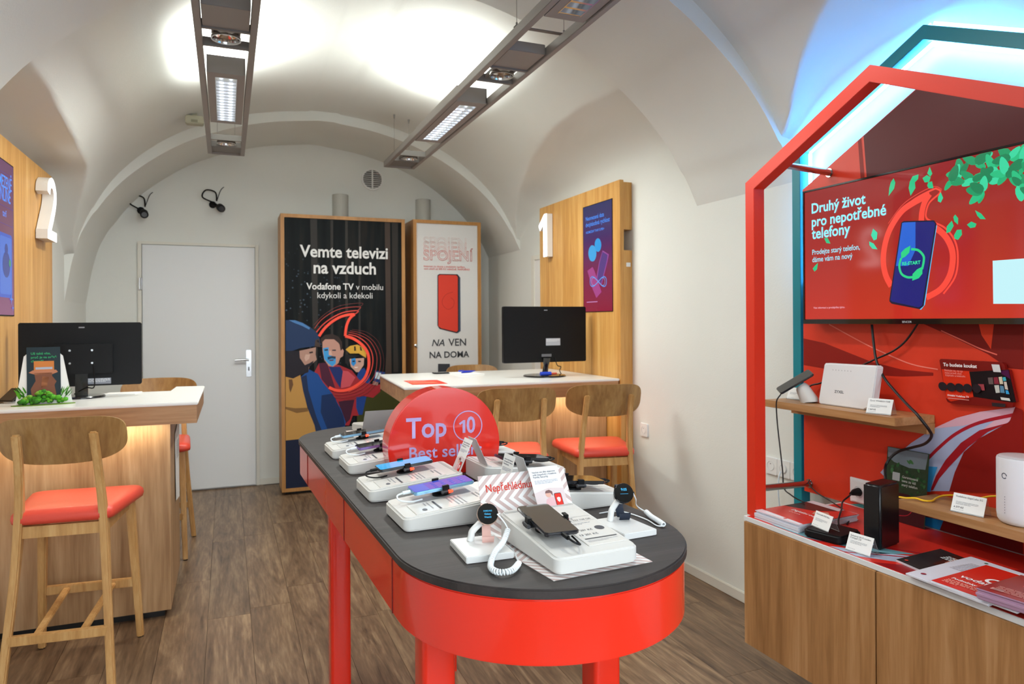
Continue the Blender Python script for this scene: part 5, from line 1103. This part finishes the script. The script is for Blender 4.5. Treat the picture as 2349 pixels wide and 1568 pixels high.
def house(y0,y1,z0,ze,yc,za,w,dz=None):
    sl=(za-ze)/((y0-y1)/2); k=w*math.sqrt(1+sl*sl)
    zi=za-k; zei=zi-sl*((y0-y1)/2-w)
    return [(y0,z0),(y0,ze),(yc,za),(y1,ze),(y1,z0),(y1+w,z0),(y1+w,zei),(yc,zi),(y0-w,zei),(y0-w,z0)]
t=thing('red_house_frame','red house shaped frame standing at the front of the display','frame',(1.765,1.515,.648))
MB().prism(house(2.05,.98,.6482,1.843,1.515,2.09,.045),1.74,1.787,'x').build('frame',M('frame_red','d8331c',.35),t,bevel=.0012)
STL=M('steel_tube','b8b4b4',.22,metal=1.)
for (a,b) in(((1.775,1.90,1.882),(2.19,2.095,1.922)),((1.775,2.018,.745),(2.19,2.207,.684)),((1.775,1.13,1.882),(2.19,1.13,1.90))):
    tb=MB().tube([a,b],.0125,14).build('spacer_tube',STL,t,smooth=True,angle=40)
    MB().tube([Vector(b)-Vector((.004,0,0)),Vector(b)],.018,14).build('flange',STL,tb,smooth=True,angle=40)
t=thing('teal_house_frame','teal house shaped frame with light strip close to the side wall','frame',(2.22,1.70,.3))
hs=house(2.304,1.096,.3,2.067,1.70,2.349,.045)
MB().prism(hs,2.20,2.245,'x').build('frame',M('frame_teal','0f7f8c',.4),t,bevel=.0012)
LEDB=M('led_cool','ffffff',.5,emit='55b4ff',es=LEDS)
LEDO=M('led_cool_outer','ffffff',.5,emit='3a9cff',es=LEDS*.5)
def seg(a,b,d,dx=0.):   # light strip on the back inner edge of the frame
    (y0,z0),(y1,z1)=a,b; v=Vector((0,y1-y0,z1-z0)).normalized(); nrm=Vector((1,0,0)).cross(v)*d
    A=Vector((2.2462+dx,y0,z0))+nrm*.010; B=Vector((2.2462+dx,y1,z1))+nrm*.010
    MB().beam(A,B,.004,.014,(1,0,0)).build('light_strip',LEDB if d>0 else LEDO,t)
seg((2.259,1.50),(2.259,2.035),1); seg((2.255,2.05),(1.70,2.30),1); seg((1.70,2.30),(1.145,2.05),1); seg((1.141,2.035),(1.141,.70),1)
seg((2.30,2.067),(1.70,2.349),-1); seg((1.70,2.349),(1.10,2.067),-1)
for y,z in((2.28,1.2),(2.28,.5),(1.12,1.2),(2.0,2.19),(1.4,2.19)): MB().tube([(2.245,y,z),(XR-.001,y,z)],.008,8).build('standoff',STL,t)
t=thing('red_back_panel','red house shaped wall panel printed with pale swirls behind the television','panel',(2.195,1.69,.65))
pp=[(2.235,.6485),(2.235,1.880),(1.69,2.15),(1.145,1.880),(1.145,.6485)]
pb=MB().prism(pp,2.19,2.20,'x').build('board',M('panel_red','d8381f',.35),t)
for y,z in((1.95,.8),(1.95,1.7),(1.35,.8),(1.35,1.7)): MB().tube([(2.20,y,z),(XR-.003,y,z)],.01,8).build('standoff',STL,t)
fp=fx(2.19)
poly(fp,[(-1.935,2.027),(-1.69,2.147),(-1.148,1.88),(-1.148,1.60),(-1.90,1.60)],.0003,'dark_red_area',flatmat('571014',0,.35),pb)
poly(fp,[(-1.96,2.015),(-1.945,2.022),(-1.915,1.7),(-1.935,1.7)],.0004,'red_fold',flatmat('8a1c12',0,.35),pb)
art('wall_art',fp,pb,.0006,.00025,flip=True,clip=(-2.234,-1.147,.65,1.6))
# television
t=thing('television','large flat television showing a red advert, mounted on the red panel','television',(2.16,1.70,1.332))
MB().box(2.132,2.165,1.232,2.172,1.332,1.858).build('casing',M('tv_black','0c0c0e',.15,coat=.5),t,bevel=.002)
MB().box(2.165,2.19,1.55,1.85,1.45,1.75).build('wall_bracket',DG,t)
TVM=vgrad('tv_picture',[(0,'cc2c18'),(.5,'b0241c'),(1,'9a2826')],1.35,1.85,.9,rough=.08)
pc=MB().add([(2.1316,2.165,1.350),(2.1316,1.239,1.350),(2.1316,1.239,1.851),(2.1316,2.165,1.851)],[(0,1,2,3)]).build('picture',TVM,t)
MB().box(2.128,2.132,1.232,2.172,1.332,1.3485).box(2.128,2.132,1.232,2.172,1.852,1.858).box(2.128,2.132,1.232,1.2385,1.3485,1.852).box(2.128,2.132,2.1655,2.172,1.3485,1.852).build('bezel',M('tv_black'),t)
ft=fx(2.1316)
art('tv',ft,pc,.0003,.00008,flip=True,es=.95,clip=(-2.164,-1.240,1.351,1.850))
CY=flatmat('8cecff',1.1); 
for s_,u,v_,wd in(('Druhý život',-2.126,1.764,.252),('pro nepotřebné',-2.126,1.712,.337),('telefony',-2.126,1.664,.184)): text(ft,s_,u,v_,wd,CY,pc,d=.003,bold=.02,hk=1.05)
for s_,u,v_,wd in(('Prodejte starý telefon,',-2.124,1.602,.224),('dáme vám na nový',-2.124,1.573,.191)): text(ft,s_,u,v_,wd,CY,pc,d=.003,bold=.005,hk=1.15)
text(ft,'Více informací u prodejního týmu.',-2.12,1.391,.152,flatmat('ffc8d8',.9),pc,d=.003); text(ft,'RE-START',-1.727,1.531,.068,flatmat('30e8a0',1.),pc,d=.0034,bold=.03)
rr=random.Random(12)
def leafpoly(y,z,l,wd,a):
    o=[]
    for i in range(12):
        tt=i/12*2*math.pi; x=l*math.cos(tt); w2=wd*math.sin(tt)*(1-.3*math.cos(tt)); o.append((y+x*math.cos(a)-w2*math.sin(a),z+x*math.sin(a)+w2*math.cos(a)))
    return o
GC=['18b878','22c888','12a068','3ae0a8','0f8858']
cl=[(-1.52,1.80),(-1.47,1.825),(-1.42,1.80),(-1.37,1.82),(-1.48,1.775),(-1.55,1.785),(-1.43,1.76),(-1.38,1.775),(-1.33,1.80),(-1.29,1.82),(-1.31,1.765),(-1.34,1.735),(-1.28,1.75),(-1.45,1.735),(-1.265,1.69),(-1.30,1.70),(-1.26,1.655),(-1.29,1.645)]
k=0
for (y,z) in cl:
    for j in range(5):
        a=rr.uniform(0,6.28); l=rr.uniform(.018,.030)
        q=leafpoly(y+math.cos(a)*l*.9,z+math.sin(a)*l*.9,l,l*rr.uniform(.42,.6),a)
        q=[(min(max(u,-2.164),-1.240),min(max(v_,1.351),1.850)) for u,v_ in q]
        poly(ft,q,.0032+k*.00002,'leaf_picture',flatmat(GC[k%5],.9),pc); k+=1
text(fx(2.128),'SENCOR',-1.728,1.336,.036,flatmat('c8c8cc'),t,d=.0006,bold=.01)
# shelves
for y0,y1,z,lab in((1.657,2.263,1.028,'oak shelf carrying the white router and the tilted phone'),(1.02,1.655,.766,'oak shelf carrying the white tower router')):
    t=thing('wall_shelf',lab,'shelf',(2.1,(y0+y1)/2,z-.028)); MB().box(2.005,2.189,y0,y1,z-.027,z).build('board',wood('shelf_oak',('8c6239','a9794a','be9264'),scale=(10,.6,10),rough=.42),t,bevel=.0012)
    MB().box(2.15,2.1895,y0,y1,z-.062,z-.0275).build('cleat',MC['shelf_oak'],t)
# price tags
CLR=M('acrylic_clear','f4f8f8',.05,trans=.9,ior=1.2)
def price_tag(label,a,b,z,h,title,lines,price):
    a=Vector((a[0],a[1],z));b=Vector((b[0],b[1],z)); u=(b-a).normalized(); n=Vector((-abs(u.y),0,0)) ; nrm=u.cross(Vector((0,0,1))); back=-nrm
    w=(b-a).length; lean=.42
    t=thing('price_tag',label,'price tag',tuple((a+b)/2),group='price tags in clear stands')
    fr=Fr(a,u,Vector((0,0,1))+back*lean)
    slab(fr,[(0,.0005),(w,.0005),(w,h),(0,h)],0,.0012,'card',PAP,t)
    top=fr.p(0,h,0); ft2=top+back*.5*lean*h*2.0; 
    foot=Vector((ft2.x,ft2.y,z+.0005)); f2_=Fr(foot,u,(top-foot)); L_=(top-foot).length
    slab(f2_,[(0,0),(w,0),(w,L_),(0,L_)],0,.0012,'acrylic_leg',CLR,t)
    slab(fr,[(0,0),(w,0),(w,.003),(0,.003)],.0012,.004,'acrylic_lip',CLR,t)
    D=flatmat('54565c')
    for i,s_ in enumerate(title): text(fr,s_,w*.08,h*.80-i*h*.12,w*min(.82,.045*len(s_)),D,t,d=.0016)
    textlines(fr,w*.12,w*.8,h*.58,3,h*.025,h*.035,.0016,'print',flatmat('a4a6aa'),t,len(label))
    if price: text(fr,price,w*.08,h*.24,w*.30,D,t,d=.0016,bold=.02)
    textlines(fr,w*.08,w*.7,h*.16,1,h*.02,.001,.0016,'print',flatmat('b4b6ba'),t,3)
price_tag('price tag in clear stand in front of the white slab router',(2.021,1.783),(2.043,1.704),1.0285,.055,('Zyxel VMG8623-T50B',),3,'1 569 Kč')
price_tag('price tag in clear stand in front of the white tower router',(2.032,1.489),(2.048,1.399),.7665,.058,('Vodafone GigaCube 5G',),3,'6 577 Kč')
price_tag('price tag in clear stand on top of the black set-top box',(1.768,1.775),(1.757,1.695),.6765,.052,('Kaonmedia UHD Box',),3,None)
price_tag('price tag in clear stand in front of the tall black modem',(1.744,1.616),(1.752,1.535),.6487,.056,('Kabelový Wi-Fi modem','Compal 3.0'),3,None)
price_tag('price tag in clear stand half hidden behind the tilted phone',(2.10,2.235),(2.115,2.155),1.0285,.05,(),2,None)
# white slab router
t=thing('slab_router','white slab shaped router standing on the upper shelf','router',(2.10,1.94,1.0285))
q=[(2.055,1.046),(2.052,1.029),(1.85,1.029),(1.815,1.045),(1.792,1.182),(1.797,1.187),(2.020,1.185),(2.026,1.182)]
rb=MB().prism(q,2.085,2.118,'x').build('body',M('router_white','e8e8ea',.35),t,bevel=.004)
text(fx(2.085),'ZYXEL',-1.977,1.078,.042,flatmat('55585e'),rb,d=.0006,bold=.01,hk=1.0)
bars(fx(2.085),[(-1.985+i*.0135,1.160,-1.982+i*.0135,1.164) for i in range(7)],.0006,'indicator_marks',flatmat('b8b8bc'),rb)
# tilted phone on its white holder
t=thing('phone_holder','white tilted cylinder holder under the dark phone','holder',(2.085,2.10,1.0285))
MB().tube([(2.088,2.100,1.0287),(2.088,2.101,1.034),(2.074,2.125,1.085),(2.071,2.130,1.092)],[.032,.033,.025,.020],20).build('stem',TRAY,t,smooth=True,angle=50)
t=thing('smartphone','dark phone tilted on a white holder on the upper shelf','phone',(2.065,2.135,1.09))
A=Vector((2.005,2.175,1.064)); B=Vector((2.105,2.105,1.142)); d=(B-A).normalized(); sd=Vector((.35,.80,.15)); sd=(sd-d*sd.dot(d)).normalized(); nn=d.cross(sd)
if nn.z<0: nn=-nn
mm=Matrix((( sd.x,d.x,nn.x,(A.x+B.x)/2),(sd.y,d.y,nn.y,(A.y+B.y)/2),(sd.z,d.z,nn.z,(A.z+B.z)/2),(0,0,0,1)))
MB().prism(rrect(-.034,.034,-.072,.072,.009,4),0,.008).xf(mm).build('body',DKB,t,bevel=.002); MB().prism(rrect(-.032,.032,-.070,.070,.008,4),.008,.0083).xf(mm).build('screen',M('phone_screen_grey','2c2a28',.2),t)
# white tower router
t=thing('tower_router','white round tower router on the lower shelf','router',(2.095,1.318,.7665))
MB().lathe([(.050,.0005),(.056,.004),(.061,.012),(.063,.03),(.063,.182),(.061,.188)],48,(2.095,1.318,.7665)).build('body',M('tower_white','e2e3e8',.4),t,smooth=True,angle=50)
MB().lathe([(.060,.1885),(.057,.191),(.030,.1915)],48,(2.095,1.318,.7665)).build('top_cap',M('tower_cap','c8c4c6',.35),t,smooth=True)
cc=Vector((2.095,1.318,0)); dd=Vector((-.70,-.55,0)); dd=Vector((-.86,.16,0)).normalized(); uu=dd.cross(Vector((0,0,1)))*-1
def onc(ang,z,r=.0635):
    a=math.atan2(dd.y,dd.x)+ang; return (cc.x+r*math.cos(a),cc.y+r*math.sin(a),z)
n=20; MB().add([onc(-.0+rr_*math.cos(2*math.pi*i/n)/.0635,.905+rr_*math.sin(2*math.pi*i/n)) for rr_ in(.0085,.0062) for i in range(n)],[(i,(i+1)%n,(i+1)%n+n,i+n) for i in range(n-2)]).build('ring_mark',flatmat('5c6070'),t)
mb=MB()
for i in range(7):
    z=.845-i*.0075; mb.add([onc(.01,z,.0634),onc(.04,z,.0634),onc(.04,z+.002,.0634),onc(.01,z+.002,.0634)],[(0,1,2,3)])
mb.build('indicator_dots',flatmat('5c6070'),t)
# black boxes on the cabinet
t=thing('set_top_box','low black set-top box on the cabinet beside the magazines','set-top box',(1.80,1.725,.6487))
Rm=Matrix.Translation((1.802,1.722,.6487))@Matrix.Rotation(math.radians(14),4,'Z')
MB().prism(rrect(-.066,.066,-.066,.066,.022,5),.0005,.027).xf(Rm).build('body',BLK,t,bevel=.006,seg=3)
MB().box(.0,.02,.030,.045,.027,.034).box(.03,.04,.03,.045,.027,.032).xf(Rm).build('cable_plugs',M('plug_grey','8a8a8c',.4),t)
t=thing('cable_modem','tall black modem standing on the cabinet','modem',(1.88,1.60,.6487))
Rm=Matrix.Translation((1.83,1.563,.6487))@Matrix.Rotation(math.atan2(.024,.109),4,'Z')
MB().box(0,.112,0,.056,.0005,.196).xf(Rm).build('body',M('modem_black','0c0c0f',.3,coat=.2),t,bevel=.006,seg=3)
MB().box(-.0008,.0,.022,.034,.012,.017).xf(Rm).build('mark',flatmat('b8c0d8'),t)
# socket with plug on the red panel
t=thing('panel_socket','white square socket set into the red panel','socket',(2.19,1.955,.664)); MB().box(2.184,2.19,1.905,2.002,.662,.754).build('plate',M('socket_white'),t,bevel=.002)
socket(-1.953,.707,fx(2.184),t)
MB().tube([(2.180,1.953,.707),(2.15,1.95,.709),(2.125,1.945,.706)],[.0165,.012,.005],14).build('plug',BLK,t,smooth=True)
# leaflets
t=thing('green_leaflet','green mossy leaflet standing against the red panel','leaflet',(2.16,1.745,.649))
f_=Fr((2.150,1.826,.649),(0,-1,0),(.10,0,1))
slab(f_,[(0,0),(.160,0),(.160,.25),(0,.25)],0,.0015,'sheet',M('leaflet_green','1f3a22',.4,bump=.3,bscale=90.),t)
poly(f_,[(0.002,.0),(.158,0),(.158,.085),(.09,.10),(.002,.095)],.0018,'dark_red_part',flatmat('3a0c12'),t); poly(f_,[(.03,.20),(.09,.19),(.15,.195),(.157,.248),(.002,.248),(.004,.215)],.0018,'pale_part',flatmat('6f7d86'),t)
for i in range(26): poly(f_,leafpoly(rr.uniform(.012,.15),rr.uniform(.10,.215),rr.uniform(.005,.010),rr.uniform(.003,.006),rr.uniform(0,6)),.0020+i*.00003,'moss_picture',flatmat(('2c5a30','1c4424','3a6a3c')[i%3]),t)
for i,s_ in enumerate(('Garantovaná','cena za váš','starý telefon')): text(f_,s_,.066,.152-i*.0135,(.060,.053,.060)[i],flatmat('c8d0c8'),t,d=.003,bold=.01)
poly(f_,rrect(.028,.057,.138,.166,.001,1),.003,'pale_square',flatmat('a8b0b0'),t); stroke(f_,[(.05,.02),(.095,.03),(.115,.06),(.11,.09)],.003,.0022,'red_ring',flatmat('9a1828'),t)
t=thing('shaped_sign','dark red die cut sign reading To budete koukat on the red panel','sign',(2.18,1.51,1.09))
K_=ART['koukat']; fk=fx(2.175); o0=[(-a,b) for a,b in K_[0][3]]
slab(fk,o0,-.012,0,'board',flatmat('7a120c',0,.35),t)
for i,(nm,c,wd,pts) in enumerate(K_[1:]): poly(fk,[(-a,b) for a,b in pts],.0006+.00025*i,nm,flatmat(c,0,.35),t)
WT=flatmat('f0e8e8'); text(fk,'To budete koukat',-1.611,1.195,.112,WT,t,d=.007,bold=.03)
for s_,u,v_,wd in(('Sledujte to, na co',-1.607,1.179,.062),('máte právě chuť.',-1.605,1.171,.058),('Kdykoliv a kdekoliv.',-1.603,1.163,.068)): text(fk,s_,u,v_,wd,flatmat('f0a8a0'),t,d=.007)
text(fk,'Digitální Vodafone TV',-1.596,1.099,.071,WT,t,d=.007,bold=.02); bars(fk,[(-1.595,1.091,-1.525,1.0935)],.007,'small_print',flatmat('d88a80'),t)
# magazines on the cabinet
def mag(label,corners,z,th,col,n=1,extra=None,group='magazines on the cabinet',edge='dcdce4'):
    c=(sum(p[0] for p in corners)/4,sum(p[1] for p in corners)/4)
    t=thing('magazine',label,'magazine',(c[0],c[1],z)); 
    A=[Vector((x,y,0)) for x,y in corners]; lay=max(2,n)
    for k in range(lay):
        o=random.Random(k+len(label)).uniform(-.003,.003); z0=z+th*k/lay
        MB().prism([(x+o,y-o*.6) for x,y in corners],z0,z0+th/lay*.93).build('pages',M('page_edge_'+edge,edge,.6),t)
    u=(A[1]-A[0]); v=(A[3]-A[0]); fr=Fr((corners[0][0],corners[0][1],z+th),(-v),(u)) if False else None
    F=lambda a,b:(corners[0][0]+u.x*a+v.x*b,corners[0][1]+u.y*a+v.y*b)
    MB().prism([F(0,0),F(1,0),F(1,1),F(0,1)],z+th,z+th+.0005).build('cover',flatmat(col,0,.25),t)
    def pp(name,c_,pts,k=1):
        MB().add([(*F(a,b),z+th+.0005+.0003*k) for a,b in pts],[tuple(range(len(pts)))]).build(name,flatmat(c_,0,.25),t)
    # frame for lettering: reading direction runs from corner 0 side 3 (towards the viewer's right)
    fr=Fr((corners[0][0],corners[0][1],z+th+.0006),(v.x,v.y,0),(u.x-v.x*(u.dot(v)/v.dot(v)),u.y-v.y*(u.dot(v)/v.dot(v)),0))
    if extra: extra(t,pp,fr,v.length,u.length)
    return t
def mx1(t,pp,fr,w,h):
    pp('photo','3a2420',[(.48,.0),(.88,.0),(.88,.72),(.62,.5)]); pp('light_band','c8c0c4',[(.88,0),(1,0),(1,.72),(.88,.72)]); pp('face_photo','c89078',[(.50,.62),(.60,.55),(.72,.70),(.58,.92)],2); pp('title_edge','e4e0e8',[(0,0),(.10,0),(.06,1),(0,1)])
    text(fr,'Digitální odpor',.05,h*.40,w*.66,WT,t,d=.0008,bold=.01); textlines(fr,.06,w*.8,h*.34,1,.004,.003,.0008,'print',flatmat('e8b0a8'),t,4); poly(fr,circ(w*.62,h*.05,.006,14),.0008,'mark',flatmat('d03a2c'),t)
mag('topmost red magazine in the pile beside the red frame',[(1.738,2.001),(2.020,2.020),(2.030,1.825),(1.742,1.800)],.6672,.007,'d0342a',3,mx1)
mag('pale magazines under the topmost red one beside the red frame',[(1.730,2.000),(2.015,2.018),(2.028,1.828),(1.734,1.798)],.6487,.0175,'c8c8d4',5)
def mx2(t,pp,fr,w,h):
    pp('photo','3f1c18',[(.35,.45),(1,.35),(1,1),(.5,1)]); pp('portrait','a86a58',[(.55,.52),(.85,.48),(.82,.68),(.6,.72)],2); pp('portrait','b08070',[(.05,.55),(.3,.6),(.35,.95),(.1,.9)],2)
    textlines(fr,w*.12,w*.55,h*.80,4,.005,.004,.0012,'print',flatmat('d8dcdc'),t,6); poly(fr,circ(w*.10,h*.10,.005,12),.0012,'mark',flatmat('d03a2c'),t)
mag('dark magazine with a portrait cover in the middle of the cabinet',[(1.790,1.478),(1.995,1.495),(1.960,1.335),(1.765,1.318)],.6487,.006,'1c2226',2,mx2)
def mx3(t,pp,fr,w,h):
    textlines(fr,w*.05,w*.35,h*.80,9,.004,.006,.0008,'print',flatmat('a8a0a8'),t,9); poly(fr,circ(w*.10,h*.12,.007,14),.0008,'mark',flatmat('8a2a3a'),t); poly(fr,circ(w*.13,h*.93,.005,10),.0008,'mark',flatmat('3a6a48'),t)
mag('white printed sheets between the dark magazine and the red folder',[(1.705,1.375),(1.992,1.398),(1.985,1.175),(1.700,1.150)],.6550,.006,'d4d2dc',3,mx3)
def mx4(t,pp,fr,w,h):
    n=24
    MB().add([fr.p(w*.36+r2*math.cos(2*math.pi*i/n),h*.54+r2*math.sin(2*math.pi*i/n),.0010) for r2 in(.021,.0125) for i in range(n)],[(i,(i+1)%n,(i+1)%n+n,i+n) for i in range(n)]).build('ring_mark',WT,t)
    text(fr,'vodafone',w*.06,h*.36,w*.56,WT,t,d=.001,bold=.015); text(fr,'Podmínky',w*.06,h*.24,w*.30,WT,t,d=.001,bold=.02); textlines(fr,w*.06,w*.46,h*.20,4,.004,.004,.001,'print',flatmat('f0a090'),t,7)
mag('red folder with white ring mark at the front of the cabinet',[(1.700,1.300),(1.945,1.322),(1.965,1.110),(1.705,1.085)],.6614,.006,'cc2418',3,mx4)
def mx5(t,pp,fr,w,h):
    textlines(fr,w*.10,w*.7,h*.30,5,.003,.005,.001,'print',flatmat('d88a80'),t,3); poly(fr,rrect(w*.08,w*.20,h*.10,h*.18,.001,1),.001,'pale_square',flatmat('c88a84'),t); pp('highlight','d83a30',[(.55,.2),(1,.15),(1,1),(.6,1)])
mag('thick pile of dark red brochures at the right edge of the view',[(1.690,1.172),(1.876,1.186),(1.915,.955),(1.716,.935)],.6674,.027,'8e1a18',10,mx5,edge='b08aa4')
# cables of the display
CB=M('black_cable','161517',.45); YC=M('yellow_cable','f0c020',.35)
cable('tv_cable',[(2.165, 1.882, 1.329), (2.15, 1.861, 1.257), (2.13, 1.832, 1.198), (2.11, 1.785, 1.146), (2.08, 1.717, 1.106), (2.02, 1.619, 1.071), (1.992, 1.571, 1.055), (1.99, 1.549, 1.035), (2.01, 1.54, 1.005), (2.05, 1.564, 0.979), (2.1, 1.626, 0.943), (2.14, 1.702, 0.916), (2.15, 1.762, 0.892), (2.14, 1.79, 0.863), (2.12, 1.791, 0.835), (2.06, 1.741, 0.812), (2.0, 1.69, 0.72), (1.96, 1.64, 0.69), (1.945, 1.625, 0.68)],.0046,CB,'thick black cable falling in an S from the television past the shelf')
cable('antenna_cable',[(2.17,1.694,1.345),(2.172,1.747,1.277),(2.172,1.80,1.237),(2.172,1.871,1.206),(2.172,1.93,1.18),(2.172,2.03,1.14),(2.172,2.127,1.099),(2.165,2.174,1.084),(2.15,2.20,1.05),(2.16,2.215,1.0)],.0034,CB,'thin black cable running diagonally behind the white slab router')
cable('phone_lead',[(2.01,2.168,1.066),(2.0,2.16,1.058),(1.99,2.17,1.035),(1.992,2.175,1.0),(1.995,2.172,.931),(1.998,2.162,.842),(2.0,2.152,.758),(2.0,2.146,.697),(1.99,2.10,.682),(1.97,2.045,.680),(1.96,2.0,.6800)],.0026,CB,'thin black lead hanging from the tilted phone to the magazines')
cable('power_lead',[(2.130,1.945,.706),(2.10,1.93,.703),(2.06,1.92,.690),(1.99,1.86,.684),(1.93,1.81,.688),(1.885,1.775,.680),(1.862,1.752,.672)],.0032,CB,'black power lead from the panel socket to the set-top box')
cable('patch_lead',[(2.184,2.20,.70),(2.15,2.17,.694),(2.14,2.12,.672),(2.12,2.04,.662),(2.08,1.94,.657),(2.03,1.86,.654),(1.95,1.80,.653)],.0024,CB,'thin black lead slanting down from the lower spacer tube')
cable('network_cable',[(1.928,1.618,.70),(1.96,1.645,.69),(2.0,1.652,.694),(1.994,1.668,.72),(1.985,1.664,.76),(1.998,1.645,.776),(2.02,1.63,.7745),(2.045,1.618,.7745),(2.05,1.59,.7725),(2.08,1.585,.7705),(2.12,1.60,.772),(2.15,1.595,.778),(2.145,1.54,.790),(2.12,1.48,.795),(2.13,1.43,.815),(2.14,1.372,.825)],.0030,YC,'yellow network cable from the tall modem over the lower shelf')
